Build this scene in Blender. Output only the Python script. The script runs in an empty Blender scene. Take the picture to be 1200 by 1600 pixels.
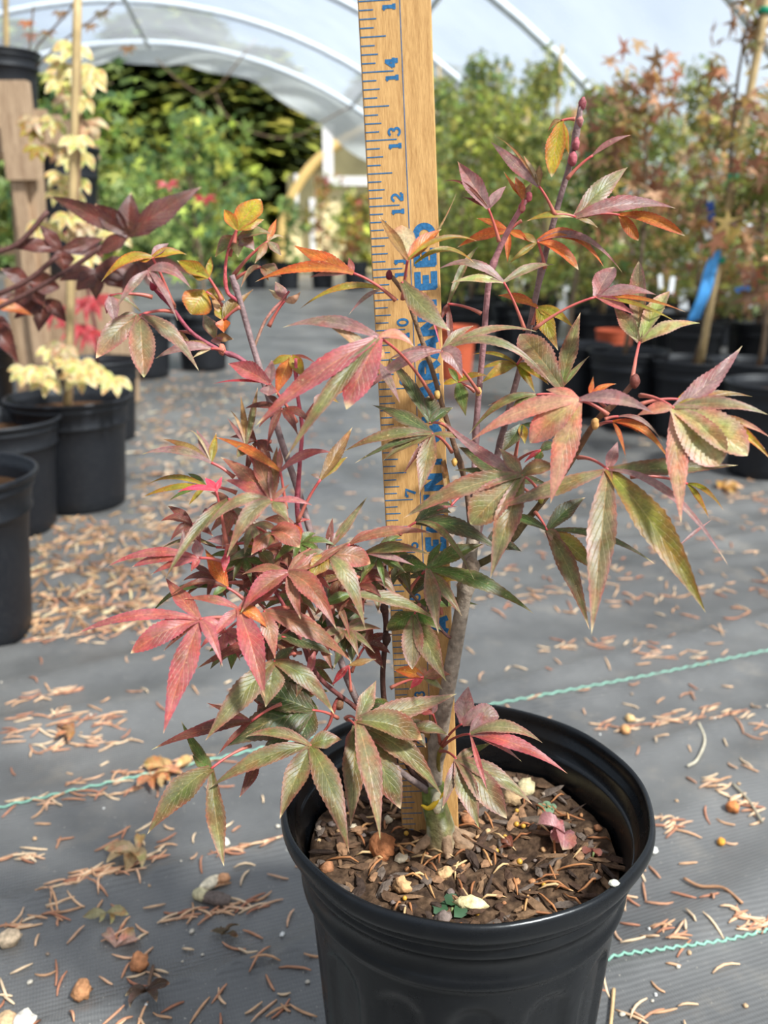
import bpy, math, random
from mathutils import Vector, Matrix, noise

random.seed(11)
scene = bpy.context.scene
COL = scene.collection

# ------------------------------------------------------------------ camera, sky, sun, exposure
F_PX, PITCH, CAM_Z = 1400.0, math.radians(17.0), 0.43
cam_d = bpy.data.cameras.new('camera'); cam = bpy.data.objects.new('camera', cam_d); COL.objects.link(cam)
cam.location = (0, 0, CAM_Z); cam.rotation_euler = (math.radians(90) - PITCH, 0, 0)
cam_d.sensor_fit = 'AUTO'; cam_d.sensor_width = 36; cam_d.lens = F_PX / 1600 * 36
cam_d.clip_start = 0.02; cam_d.clip_end = 300
cam_d.dof.use_dof = True; cam_d.dof.focus_distance = 0.395; cam_d.dof.aperture_fstop = 10.5
scene.camera = cam

world = bpy.data.worlds.new('sky'); scene.world = world; world.use_nodes = True
wn = world.node_tree; wn.nodes.clear()
w_out = wn.nodes.new('ShaderNodeOutputWorld'); w_bg = wn.nodes.new('ShaderNodeBackground')
w_sky = wn.nodes.new('ShaderNodeTexSky'); w_sky.sky_type = 'NISHITA'; w_sky.sun_disc = False
w_sky.sun_elevation = math.radians(48); w_sky.sun_rotation = math.radians(150)
w_sky.air_density = 1.0; w_sky.dust_density = 3.0; w_sky.ozone_density = 1.0
w_mix = wn.nodes.new('ShaderNodeMixRGB'); w_mix.inputs[0].default_value = 0.28; w_mix.inputs[2].default_value = (9, 9.3, 9.8, 1)
wn.links.new(w_sky.outputs[0], w_mix.inputs[1]); wn.links.new(w_mix.outputs[0], w_bg.inputs[0])
w_bg.inputs[1].default_value = 0.072
wn.links.new(w_bg.outputs[0], w_out.inputs[0])

SUN_DIR = Vector((0.50, -0.42, 0.80)).normalized()
sun_d = bpy.data.lights.new('sun', 'SUN'); sun = bpy.data.objects.new('sun', sun_d); COL.objects.link(sun)
sun.rotation_euler = SUN_DIR.to_track_quat('Z', 'Y').to_euler()
sun_d.energy = 7.4; sun_d.angle = math.radians(6); sun_d.color = (1.0, 0.94, 0.85)

scene.view_settings.view_transform = 'Standard'; scene.view_settings.look = 'None'
scene.view_settings.gamma = 1.0; scene.view_settings.use_curve_mapping = False
scene.view_settings.exposure = 0.50

# ------------------------------------------------------------------ helpers
CAM = Vector((0, 0, CAM_Z)); FWD = Vector((0, math.cos(PITCH), -math.sin(PITCH)))
UPV = Vector((0, math.sin(PITCH), math.cos(PITCH))); RGT = Vector((1, 0, 0))

def ray(px, py): return FWD + RGT * ((px - 600) / F_PX) + UPV * ((800 - py) / F_PX)
def at(px, py, d): return CAM + ray(px, py) * d
def on_z(px, py, z=0.0):
    r = ray(px, py); return CAM + r * ((z - CAM_Z) / r.z)
def on_y(px, py, y):
    r = ray(px, py); return CAM + r * (y / r.y)

def lin(c):
    return tuple(((v / 255) / 12.92 if v / 255 <= 0.04045 else ((v / 255 + 0.055) / 1.055) ** 2.4) for v in c)
def mixc(a, b, t): return tuple(a[i] + (b[i] - a[i]) * t for i in range(3))
def rnd(a, b): return random.uniform(a, b)

class MB:
    """collects vertices, faces, colours and surface coordinates for one mesh object"""
    def __init__(s): s.v = []; s.f = []; s.c = []; s.t = []
    def vert(s, p, c=(1, 1, 1), t=(0, 0, 0)):
        s.v.append(tuple(p)); s.c.append((c[0], c[1], c[2], 1)); s.t.append((t[0], t[1], t[2], 1)); return len(s.v) - 1
    def face(s, *i): s.f.append(i)
    def box(s, lo, hi, c=(1, 1, 1), M=None, taper=1.0):
        ids = []
        for z in (lo[2], hi[2]):
            k = taper if z == hi[2] else 1
            for x, y in ((lo[0], lo[1]), (hi[0], lo[1]), (hi[0], hi[1]), (lo[0], hi[1])):
                p = Vector((x * k, y * k, z)); ids.append(s.vert(M @ p if M else p, c))
        a = ids
        for q in ((3, 2, 1, 0), (4, 5, 6, 7), (0, 1, 5, 4), (1, 2, 6, 5), (2, 3, 7, 6), (3, 0, 4, 7)): s.face(*[a[k] for k in q])
    def tube(s, pts, rad, n=7, c=(1, 1, 1), c2=None, cap=True):
        pts = [Vector(p) for p in pts]; m = len(pts)
        rad = rad if isinstance(rad, (list, tuple)) else [rad] * m
        ref = Vector((0.31, 0.77, 0.55)).normalized(); rings = []
        for i, p in enumerate(pts):
            d = (pts[min(i + 1, m - 1)] - pts[max(i - 1, 0)])
            d = d.normalized() if d.length > 1e-9 else Vector((0, 0, 1))
            a = d.cross(ref); a = a.normalized() if a.length > 1e-5 else d.orthogonal().normalized(); b = d.cross(a)
            cc = mixc(c, c2, i / max(1, m - 1)) if c2 else c
            rings.append([s.vert(p + (a * math.cos(2 * math.pi * k / n) + b * math.sin(2 * math.pi * k / n)) * rad[i], cc, (i / max(1, m - 1), k / n, 0)) for k in range(n)])
        for i in range(m - 1):
            for k in range(n): s.face(rings[i][k], rings[i][(k + 1) % n], rings[i + 1][(k + 1) % n], rings[i + 1][k])
        if cap: s.face(*rings[0][::-1]); s.face(*rings[-1])
    def lathe(s, prof, n=48, c=(1, 1, 1), fn=None, o=(0, 0, 0)):
        rings = []
        for j, (r, z) in enumerate(prof):
            ring = []
            for k in range(n):
                a = 2 * math.pi * k / n; rr = r + (fn(j, a, z) if fn else 0)
                ring.append(s.vert((o[0] + rr * math.cos(a), o[1] + rr * math.sin(a), o[2] + z), c))
            rings.append(ring)
        for j in range(len(prof) - 1):
            for k in range(n): s.face(rings[j][k], rings[j][(k + 1) % n], rings[j + 1][(k + 1) % n], rings[j + 1][k])
        return rings
    def blob(s, ctr, r, sc=(1, 1, 1), c=(1, 1, 1), jit=0.2, seg=7, ring=5, rot=None):
        ctr = Vector(ctr); rows = []; off = rnd(0, 90)
        def P(th, ph):
            d = Vector((math.sin(th) * math.cos(ph), math.sin(th) * math.sin(ph), math.cos(th)))
            q = Vector((d.x * sc[0], d.y * sc[1], d.z * sc[2])) * r * (1 + jit * noise.noise(d * 1.7 + Vector((off, off, 0))))
            return ctr + (rot @ q if rot else q)
        top = s.vert(P(0, 0), c)
        for i in range(1, ring): rows.append([s.vert(P(math.pi * i / ring, 2 * math.pi * k / seg), c) for k in range(seg)])
        bot = s.vert(P(math.pi, 0), c)
        for k in range(seg):
            s.face(top, rows[0][k], rows[0][(k + 1) % seg]); s.face(bot, rows[-1][(k + 1) % seg], rows[-1][k])
            for i in range(len(rows) - 1): s.face(rows[i][k], rows[i + 1][k], rows[i + 1][(k + 1) % seg], rows[i][(k + 1) % seg])
    def build(s, name, mat, parent=None, smooth=True, inv=None):
        me = bpy.data.meshes.new(name)
        vv = [tuple(inv @ Vector(p)) for p in s.v] if inv else s.v
        me.from_pydata(vv, [], s.f)
        a = me.attributes.new('Col', 'FLOAT_COLOR', 'POINT'); a.data.foreach_set('color', [x for c in s.c for x in c])
        b = me.attributes.new('Surf', 'FLOAT_COLOR', 'POINT'); b.data.foreach_set('color', [x for c in s.t for x in c])
        if smooth: me.polygons.foreach_set('use_smooth', [True] * len(me.polygons))
        me.materials.append(mat)
        o = bpy.data.objects.new(name, me); COL.objects.link(o)
        if parent is not None: o.parent = parent
        return o

def tag(o, label=None, cat=None, group=None, kind=None):
    if label: o['label'] = label
    if cat: o['category'] = cat
    if group: o['group'] = group
    if kind: o['kind'] = kind
    return o
def thing(name, label, cat, loc=(0, 0, 0), group=None):
    o = bpy.data.objects.new(name, None); COL.objects.link(o); o.location = loc; o.empty_display_size = 0.02
    return tag(o, label, cat, group)
def inv_of(o): return Matrix.Translation(-o.location)
def copy_tree(o, parent=None):
    c = o.copy(); COL.objects.link(c)
    if parent is not None: c.parent = parent
    for ch in list(o.children): copy_tree(ch, c)
    return c
def bez(a, b, c, n):
    return [a * (1 - t) ** 2 + b * (2 * t * (1 - t)) + c * t ** 2 for t in [i / n for i in range(n + 1)]]
def smoothline(pts, k=4):
    """Catmull-Rom through the given points"""
    P = [pts[0] * 2 - pts[1]] + list(pts) + [pts[-1] * 2 - pts[-2]]; out = []
    for i in range(1, len(P) - 2):
        for j in range(k):
            t = j / k; a, b, c, d = P[i - 1], P[i], P[i + 1], P[i + 2]
            out.append(0.5 * (2 * b + (c - a) * t + (2 * a - 5 * b + 4 * c - d) * t * t + (3 * b - a - 3 * c + d) * t ** 3))
    out.append(pts[-1]); return out

# ------------------------------------------------------------------ materials
def new_mat(name):
    m = bpy.data.materials.new(name); m.use_nodes = True; nt = m.node_tree; nt.nodes.clear()
    out = nt.nodes.new('ShaderNodeOutputMaterial'); return m, nt, out
def N(nt, typ, **kw):
    n = nt.nodes.new(typ)
    for k, v in kw.items(): setattr(n, k, v)
    return n
def vcol_mat(name, rough=0.6, spec=0.3, noise_scale=60, noise_amt=0.25, bump=0.0, bump_scale=200, transl=0.0, base=None, coord='Object'):
    m, nt, out = new_mat(name); L = nt.links.new
    p = N(nt, 'ShaderNodeBsdfPrincipled'); p.inputs['Roughness'].default_value = rough; p.inputs['Specular IOR Level'].default_value = spec
    if base: src = N(nt, 'ShaderNodeRGB'); src.outputs[0].default_value = (*base, 1); so = src.outputs[0]
    else: src = N(nt, 'ShaderNodeAttribute', attribute_name='Col'); so = src.outputs['Color']
    tc = N(nt, 'ShaderNodeTexCoord'); nz = N(nt, 'ShaderNodeTexNoise'); nz.inputs['Scale'].default_value = noise_scale; nz.inputs['Detail'].default_value = 4
    L(tc.outputs[coord], nz.inputs['Vector'])
    mr = N(nt, 'ShaderNodeMapRange'); mr.inputs[1].default_value = 0.3; mr.inputs[2].default_value = 0.7
    mr.inputs[3].default_value = 1 - noise_amt; mr.inputs[4].default_value = 1 + noise_amt; L(nz.outputs[0], mr.inputs[0])
    mul = N(nt, 'ShaderNodeMixRGB', blend_type='MULTIPLY'); mul.inputs[0].default_value = 1; L(so, mul.inputs[1]); L(mr.outputs[0], mul.inputs[2])
    L(mul.outputs[0], p.inputs['Base Color'])
    if bump:
        n2 = N(nt, 'ShaderNodeTexNoise'); n2.inputs['Scale'].default_value = bump_scale; n2.inputs['Detail'].default_value = 3; L(tc.outputs[coord], n2.inputs['Vector'])
        b = N(nt, 'ShaderNodeBump'); b.inputs['Strength'].default_value = bump; b.inputs['Distance'].default_value = 0.001; L(n2.outputs[0], b.inputs['Height']); L(b.outputs[0], p.inputs['Normal'])
    if transl:
        t = N(nt, 'ShaderNodeBsdfTranslucent'); L(mul.outputs[0], t.inputs[0]); mx = N(nt, 'ShaderNodeMixShader'); mx.inputs[0].default_value = transl
        L(p.outputs[0], mx.inputs[1]); L(t.outputs[0], mx.inputs[2]); L(mx.outputs[0], out.inputs[0])
    else: L(p.outputs[0], out.inputs[0])
    return m

def leaf_mat():
    m, nt, out = new_mat('maple_leaf'); L = nt.links.new
    p = N(nt, 'ShaderNodeBsdfPrincipled'); p.inputs['Roughness'].default_value = 0.42; p.inputs['Specular IOR Level'].default_value = 0.45
    col = N(nt, 'ShaderNodeAttribute', attribute_name='Col'); sf = N(nt, 'ShaderNodeAttribute', attribute_name='Surf')
    sep = N(nt, 'ShaderNodeSeparateColor'); L(sf.outputs['Color'], sep.inputs[0])
    tc = N(nt, 'ShaderNodeTexCoord')
    def nz(scale, lo, hi, a, b):
        n = N(nt, 'ShaderNodeTexNoise'); n.inputs['Scale'].default_value = scale; n.inputs['Detail'].default_value = 5; L(tc.outputs['Object'], n.inputs['Vector'])
        r = N(nt, 'ShaderNodeMapRange'); r.inputs[1].default_value = lo; r.inputs[2].default_value = hi; r.inputs[3].default_value = a; r.inputs[4].default_value = b; L(n.outputs[0], r.inputs[0]); return r.outputs[0]
    def mul(c, f):
        k = N(nt, 'ShaderNodeMixRGB', blend_type='MULTIPLY'); k.inputs[0].default_value = 1; L(c, k.inputs[1]); L(f, k.inputs[2]); return k.outputs[0]
    def tinted(c, fac, tint, amt):
        k = N(nt, 'ShaderNodeMixRGB', blend_type='MULTIPLY'); k.inputs[2].default_value = (*tint, 1); L(c, k.inputs[1]); L(fac, k.inputs[0]); return k.outputs[0]
    c = mul(mul(col.outputs['Color'], nz(90, 0.3, 0.7, 0.66, 1.22)), nz(800, 0.3, 0.7, 0.74, 1.16))
    c = tinted(c, nz(130, 0.48, 0.62, 0.0, 0.8), (1.10, 0.66, 0.62), 1)      # rusty blotches
    c = tinted(c, nz(75, 0.52, 0.66, 0.0, 0.8), (0.72, 0.98, 0.55), 1)       # patches still green
    # pale freckles and side veins (Surf.r along the lobe, Surf.g signed distance from the midrib)
    fr = N(nt, 'ShaderNodeMixRGB'); fr.inputs[2].default_value = (*lin((205, 175, 130)), 1); L(nz(900, 0.64, 0.74, 0.0, 0.55), fr.inputs[0]); L(c, fr.inputs[1]); c = fr.outputs[0]
    def math_(op, a, b=None, v=None):
        k = N(nt, 'ShaderNodeMath', operation=op); L(a, k.inputs[0])
        if b is not None: L(b, k.inputs[1])
        if v is not None: k.inputs[1].default_value = v
        return k.outputs[0]
    av = math_('ABSOLUTE', math_('SUBTRACT', sep.outputs[1], v=0.5))
    ph = math_('SUBTRACT', math_('MULTIPLY', sep.outputs[0], v=62.0), math_('MULTIPLY', av, v=34.0))
    vn = math_('POWER', math_('MAXIMUM', math_('SINE', ph), v=0.0), v=14.0)
    vk = N(nt, 'ShaderNodeMixRGB'); vk.inputs[2].default_value = (*lin((190, 165, 115)), 1); L(math_('MULTIPLY', vn, v=0.22), vk.inputs[0]); L(c, vk.inputs[1]); c = vk.outputs[0]
    L(c, p.inputs['Base Color'])
    b = N(nt, 'ShaderNodeBump'); b.inputs['Strength'].default_value = 0.35; b.inputs['Distance'].default_value = 0.0004
    L(math_('SUBTRACT', nz(500, 0.2, 0.8, 0, 0.5), vn), b.inputs['Height']); L(b.outputs[0], p.inputs['Normal'])
    t = N(nt, 'ShaderNodeBsdfTranslucent'); L(c, t.inputs[0])
    mx = N(nt, 'ShaderNodeMixShader'); mx.inputs[0].default_value = 0.30; L(p.outputs[0], mx.inputs[1]); L(t.outputs[0], mx.inputs[2]); L(mx.outputs[0], out.inputs[0])
    return m

def wood_mat(name, c1, c2, scale, stretch, grain=0.5):
    m, nt, out = new_mat(name); L = nt.links.new
    p = N(nt, 'ShaderNodeBsdfPrincipled'); p.inputs['Roughness'].default_value = 0.55; p.inputs['Specular IOR Level'].default_value = 0.3
    tc = N(nt, 'ShaderNodeTexCoord'); mp = N(nt, 'ShaderNodeMapping'); mp.inputs['Scale'].default_value = stretch; L(tc.outputs['Object'], mp.inputs['Vector'])
    n1 = N(nt, 'ShaderNodeTexNoise'); n1.inputs['Scale'].default_value = scale; n1.inputs['Detail'].default_value = 7; n1.inputs['Roughness'].default_value = 0.65; L(mp.outputs[0], n1.inputs['Vector'])
    n2 = N(nt, 'ShaderNodeTexNoise'); n2.inputs['Scale'].default_value = scale * 6; n2.inputs['Detail'].default_value = 3; L(mp.outputs[0], n2.inputs['Vector'])
    add = N(nt, 'ShaderNodeMath', operation='MULTIPLY_ADD'); add.inputs[1].default_value = grain; L(n2.outputs[0], add.inputs[0]); L(n1.outputs[0], add.inputs[2])
    r = N(nt, 'ShaderNodeMapRange'); r.inputs[1].default_value = 0.45; r.inputs[2].default_value = 1.0; L(add.outputs[0], r.inputs[0])
    mx = N(nt, 'ShaderNodeMixRGB'); mx.inputs[1].default_value = (*lin(c2), 1); mx.inputs[2].default_value = (*lin(c1), 1); L(r.outputs[0], mx.inputs[0]); L(mx.outputs[0], p.inputs['Base Color'])
    b = N(nt, 'ShaderNodeBump'); b.inputs['Strength'].default_value = 0.25; b.inputs['Distance'].default_value = 0.0006; L(add.outputs[0], b.inputs['Height']); L(b.outputs[0], p.inputs['Normal'])
    L(p.outputs[0], out.inputs[0]); return m

def plastic_mat(name, base, rough, spec, dust):
    m, nt, out = new_mat(name); L = nt.links.new
    p = N(nt, 'ShaderNodeBsdfPrincipled'); p.inputs['Specular IOR Level'].default_value = spec
    tc = N(nt, 'ShaderNodeTexCoord'); n1 = N(nt, 'ShaderNodeTexNoise'); n1.inputs['Scale'].default_value = 28; n1.inputs['Detail'].default_value = 8; n1.inputs['Roughness'].default_value = 0.7; L(tc.outputs['Object'], n1.inputs['Vector'])
    r = N(nt, 'ShaderNodeMapRange'); r.inputs[1].default_value = 0.5; r.inputs[2].default_value = 0.85; r.inputs[4].default_value = dust; L(n1.outputs[0], r.inputs[0])
    mx = N(nt, 'ShaderNodeMixRGB'); mx.inputs[1].default_value = (*base, 1); mx.inputs[2].default_value = (*lin((150, 145, 135)), 1); L(r.outputs[0], mx.inputs[0]); L(mx.outputs[0], p.inputs['Base Color'])
    r2 = N(nt, 'ShaderNodeMapRange'); r2.inputs[3].default_value = rough - 0.08; r2.inputs[4].default_value = rough + 0.15; L(n1.outputs[0], r2.inputs[0]); L(r2.outputs[0], p.inputs['Roughness'])
    n2 = N(nt, 'ShaderNodeTexNoise'); n2.inputs['Scale'].default_value = 260; L(tc.outputs['Object'], n2.inputs['Vector'])
    b = N(nt, 'ShaderNodeBump'); b.inputs['Strength'].default_value = 0.12; b.inputs['Distance'].default_value = 0.0006; L(n2.outputs[0], b.inputs['Height']); L(b.outputs[0], p.inputs['Normal'])
    L(p.outputs[0], out.inputs[0]); return m

def fabric_mat():
    m, nt, out = new_mat('woven_ground_cover'); L = nt.links.new
    p = N(nt, 'ShaderNodeBsdfPrincipled'); p.inputs['Roughness'].default_value = 0.42; p.inputs['Specular IOR Level'].default_value = 0.7
    tc = N(nt, 'ShaderNodeTexCoord')
    def nz(scale, lo, hi, a, b, det=6):
        n = N(nt, 'ShaderNodeTexNoise'); n.inputs['Scale'].default_value = scale; n.inputs['Detail'].default_value = det; n.inputs['Roughness'].default_value = 0.65; L(tc.outputs['Object'], n.inputs['Vector'])
        r = N(nt, 'ShaderNodeMapRange'); r.inputs[1].default_value = lo; r.inputs[2].default_value = hi; r.inputs[3].default_value = a; r.inputs[4].default_value = b; L(n.outputs[0], r.inputs[0]); return r.outputs[0]
    def wave(rotz, scale):
        mp = N(nt, 'ShaderNodeMapping'); mp.inputs['Rotation'].default_value = (0, 0, rotz); L(tc.outputs['Object'], mp.inputs['Vector'])
        w = N(nt, 'ShaderNodeTexWave'); w.inputs['Scale'].default_value = scale; w.inputs['Distortion'].default_value = 0.3; w.inputs['Detail'].default_value = 0; L(mp.outputs[0], w.inputs['Vector']); return w.outputs['Fac']
    wv = N(nt, 'ShaderNodeMath', operation='MULTIPLY_ADD'); L(wave(-0.33, 170), wv.inputs[0]); wv.inputs[1].default_value = 0.7; L(wave(-0.33 + 1.5708, 90), wv.inputs[2])
    base = N(nt, 'ShaderNodeMixRGB'); base.inputs[1].default_value = (*lin((72, 71, 70)), 1); base.inputs[2].default_value = (*lin((134, 131, 127)), 1); L(nz(5, 0.3, 0.75, 0, 0.65), base.inputs[0])
    thr = N(nt, 'ShaderNodeMixRGB', blend_type='MULTIPLY'); thr.inputs[0].default_value = 0.3; L(base.outputs[0], thr.inputs[1])
    tr = N(nt, 'ShaderNodeMapRange'); tr.inputs[2].default_value = 1.7; tr.inputs[3].default_value = 0.7; tr.inputs[4].default_value = 1.25; L(wv.outputs[0], tr.inputs[0]); L(tr.outputs[0], thr.inputs[2])
    # silt and dust lying on the cloth
    du = N(nt, 'ShaderNodeMixRGB'); du.inputs[2].default_value = (*lin((150, 138, 122)), 1); L(nz(11, 0.55, 0.82, 0, 0.55, 10), du.inputs[0]); L(thr.outputs[0], du.inputs[1])
    sp = N(nt, 'ShaderNodeMixRGB'); sp.inputs[2].default_value = (*lin((190, 180, 165)), 1); L(nz(380, 0.70, 0.76, 0, 0.8, 2), sp.inputs[0]); L(du.outputs[0], sp.inputs[1])
    L(sp.outputs[0], p.inputs['Base Color'])
    b = N(nt, 'ShaderNodeBump'); b.inputs['Strength'].default_value = 0.35; b.inputs['Distance'].default_value = 0.0006; L(wv.outputs[0], b.inputs['Height']); L(b.outputs[0], p.inputs['Normal'])
    L(p.outputs[0], out.inputs[0]); return m

def film_mat(name, tint, transp, diff):
    """greenhouse polythene: part of the light goes straight through, part is scattered"""
    m, nt, out = new_mat(name); L = nt.links.new
    tr = N(nt, 'ShaderNodeBsdfTransparent'); tr.inputs[0].default_value = (*tint, 1)
    tl = N(nt, 'ShaderNodeBsdfTranslucent'); tl.inputs[0].default_value = (*tint, 1)
    df = N(nt, 'ShaderNodeBsdfDiffuse'); df.inputs[0].default_value = (*tint, 1)
    tc = N(nt, 'ShaderNodeTexCoord'); n = N(nt, 'ShaderNodeTexNoise'); n.inputs['Scale'].default_value = 1.6; n.inputs['Detail'].default_value = 5; L(tc.outputs['Object'], n.inputs['Vector'])
    r = N(nt, 'ShaderNodeMapRange'); r.inputs[1].default_value = 0.3; r.inputs[2].default_value = 0.7; r.inputs[3].default_value = 1 - transp - 0.05; r.inputs[4].default_value = 1 - transp + 0.05; L(n.outputs[0], r.inputs[0])
    a = N(nt, 'ShaderNodeMixShader'); a.inputs[0].default_value = diff; L(tl.outputs[0], a.inputs[1]); L(df.outputs[0], a.inputs[2])
    x = N(nt, 'ShaderNodeMixShader'); L(r.outputs[0], x.inputs[0]); L(tr.outputs[0], x.inputs[1]); L(a.outputs[0], x.inputs[2]); L(x.outputs[0], out.inputs[0]); return m

M_LEAF = leaf_mat()
M_FOL = vcol_mat('small_foliage', 0.55, 0.3, 25, 0.25, transl=0.35)
M_TWIG = vcol_mat('twig_bark', 0.6, 0.25, 350, 0.3, 0.5, 700)
M_BARK = vcol_mat('grey_bark', 0.75, 0.2, 260, 0.4, 0.9, 420)
M_STEM = vcol_mat('leaf_stalk', 0.4, 0.4, 200, 0.15)
M_POT = plastic_mat('black_nursery_plastic', (0.0035, 0.004, 0.005), 0.25, 0.36, 0.03)
M_POT2 = plastic_mat('dull_black_plastic', (0.008, 0.009, 0.012), 0.45, 0.4, 0.08)
M_TERRA = vcol_mat('terracotta_plastic', 0.6, 0.2, 20, 0.1, base=lin((190, 90, 60)))
M_RULER = wood_mat('yardstick_wood', (212, 164, 104), (150, 100, 48), 60, (9.0, 9.0, 0.7), 0.75)
M_INK = vcol_mat('blue_ink', 0.6, 0.2, 900, 0.3, base=lin((50, 104, 146)))
M_BENCH = wood_mat('weathered_timber', (196, 166, 134), (128, 98, 74), 14, (5.0, 5.0, 0.6), 0.5)
M_SOIL = vcol_mat('potting_mix', 0.95, 0.1, 320, 0.5, 1.0, 500)
M_CHIP = vcol_mat('bark_and_stone', 0.8, 0.2, 300, 0.35, 0.8, 500)
M_NEEDLE = vcol_mat('dry_needle', 0.6, 0.3, 150, 0.25)
M_STAKE = vcol_mat('bamboo', 0.5, 0.3, 40, 0.2, base=lin((186, 158, 112)))
M_FLOOR = fabric_mat()
M_FILM = film_mat('polythene_film', (0.80, 0.90, 1.0), 0.74, 0.25)
M_FLAP = film_mat('loose_polythene', (0.80, 0.82, 0.80), 0.12, 0.5)
M_PIPE = vcol_mat('galvanised_pipe', 0.4, 0.5, 30, 0.1, base=lin((205, 210, 215)))
M_GREENTAPE = vcol_mat('green_tie_tape', 0.5, 0.3, 30, 0.1, base=lin((20, 130, 95)))
M_BLUETAPE = vcol_mat('blue_ribbon', 0.45, 0.4, 30, 0.1, base=lin((96, 184, 248)), transl=0.3)
M_WHITETAG = vcol_mat('white_plastic', 0.4, 0.4, 30, 0.05, base=lin((235, 235, 235)))
M_THREAD = vcol_mat('green_thread', 0.6, 0.2, 300, 0.2, base=lin((140, 186, 164)))
M_HOSE = vcol_mat('brown_cord', 0.6, 0.2, 30, 0.1, base=lin((120, 95, 75)))
M_TAN = film_mat('tan_greenhouse_film', (0.86, 0.80, 0.62), 0.10, 0.6)
M_GLASS = vcol_mat('dark_pane', 0.2, 0.5, 3, 0.2, base=lin((112, 108, 80)))
# ------------------------------------------------------------------ the setting: ground cloth, tunnel, open end
TA, TB = on_z(0, 1254), on_z(1200, 1007)
TDIR = (TB - TA).normalized(); TNRM = Vector((-TDIR.y, TDIR.x, 0))
def floor_z(x, y):
    p = Vector((x, y, 0)); a, b = p.dot(TNRM), p.dot(TDIR)
    k = 1.0 if y < 3 else 0.5
    r = abs(noise.noise(Vector((a * 9.0, b * 0.9, 3.1)))); r2 = noise.noise(Vector((a * 3.2, b * 0.5, 7.7)))
    return -0.008 * k + k * (0.0090 * max(0.0, 1 - r * 8.0) + 0.004 * r2)
def axis_steps(stops):
    out = []
    for a, b, st in stops:
        n = max(1, int(round((b - a) / st))); out += [a + (b - a) * i / n for i in range(n)]
    out.append(stops[-1][1]); return out
gx = axis_steps([(-6, -1.5, 0.5), (-1.5, -0.7, 0.04), (-0.7, 0.9, 0.016), (0.9, 1.6, 0.04), (1.6, 6, 0.5)])
gy = axis_steps([(-4, 0.1, 0.5), (0.1, 1.6, 0.013), (1.6, 3.2, 0.04), (3.2, 12, 0.3)])
mb = MB(); idx = {}
for j, y in enumerate(gy):
    for i, x in enumerate(gx): idx[i, j] = mb.vert((x, y, floor_z(x, y)))
for j in range(len(gy) - 1):
    for i in range(len(gx) - 1): mb.face(idx[i, j], idx[i + 1, j], idx[i + 1, j + 1], idx[i, j + 1])
floor = mb.build('floor', M_FLOOR); tag(floor, kind='structure')
# woven marker threads, parts of the cloth
def thread(p, q, r=0.0009):
    n = 260; mb = MB(); pts = []
    for i in range(n + 1):
        w = p.lerp(q, i / n); off = TNRM * (0.0011 * math.sin(i * 1.9)) + Vector((0, 0, 0.0008 * math.cos(i * 1.9)))
        pts.append(Vector((w.x, w.y, floor_z(w.x, w.y) + 0.0012)) + off)
    mb.tube(pts, r, 5); return mb.build('marker_thread', M_THREAD, floor)
TC, TD = on_z(952, 1499), on_z(1165, 1448); d2 = (TD - TC).normalized()
thread(TA - TDIR * 0.15, TB + TDIR * 0.2); thread(TC - d2 * 0.25, TD + d2 * 0.25)

mb = MB(); gz = -0.02
ids = [mb.vert(p, lin((92, 92, 62))) for p in ((-40, 11.5, gz), (40, 11.5, gz), (40, 60, gz), (-40, 60, gz))]; mb.face(*ids)
tag(mb.build('ground_outside', vcol_mat('mossy_ground', 0.9, 0.1, 3, 0.4, base=lin((96, 92, 64)))), kind='structure')

AX = Vector((-0.1455, 0.9894, 0)); LA = Vector((0.9894, 0.1455, 0)); RIDGE_OFF, HR, HZ = -0.79, 3.67, -1.56
def hoop_pt(a, t, dr=0.0): return AX * t + LA * (RIDGE_OFF + (HR + dr) * math.sin(a)) + Vector((0, 0, HZ + (HR + dr) * math.cos(a)))
AMAX = math.acos(-HZ / HR)
mb = MB(); rows = []
NT, NA = 60, 48
for j in range(NT + 1):
    t = -7 + (9.35 + 7) * j / NT
    rows.append([mb.vert(hoop_pt(-AMAX + 2 * AMAX * i / NA, t, 0.03 + 0.012 * noise.noise(Vector((t * 2.3, i * 0.35, 0))) - 0.02 * abs(math.sin(math.pi * t / 1.5))), t=(0, 0, 0)) for i in range(NA + 1)])
for j in range(NT):
    for i in range(NA): mb.face(rows[j][i], rows[j][i + 1], rows[j + 1][i + 1], rows[j + 1][i])
ceiling = mb.build('ceiling', M_FILM); tag(ceiling, kind='structure')
for k in range(-4, 7):
    t = k * 1.5 + 0.15; mb = MB(); mb.tube([hoop_pt(-AMAX + 2 * AMAX * i / 40, t) for i in range(41)], 0.024, 8); mb.build('hoop_pipe', M_PIPE, ceiling)
mb = MB(); mb.tube([hoop_pt(0, -7, -0.045), hoop_pt(0, 9.15, -0.045)], 0.018, 8); mb.build('ridge_pipe', M_PIPE, ceiling)
for s in (-0.52, 0.52):
    mb = MB(); mb.tube([hoop_pt(s, -7, -0.045), hoop_pt(s, 9.15, -0.045)], 0.016, 8); mb.build('side_pipe', M_PIPE, ceiling)
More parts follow.
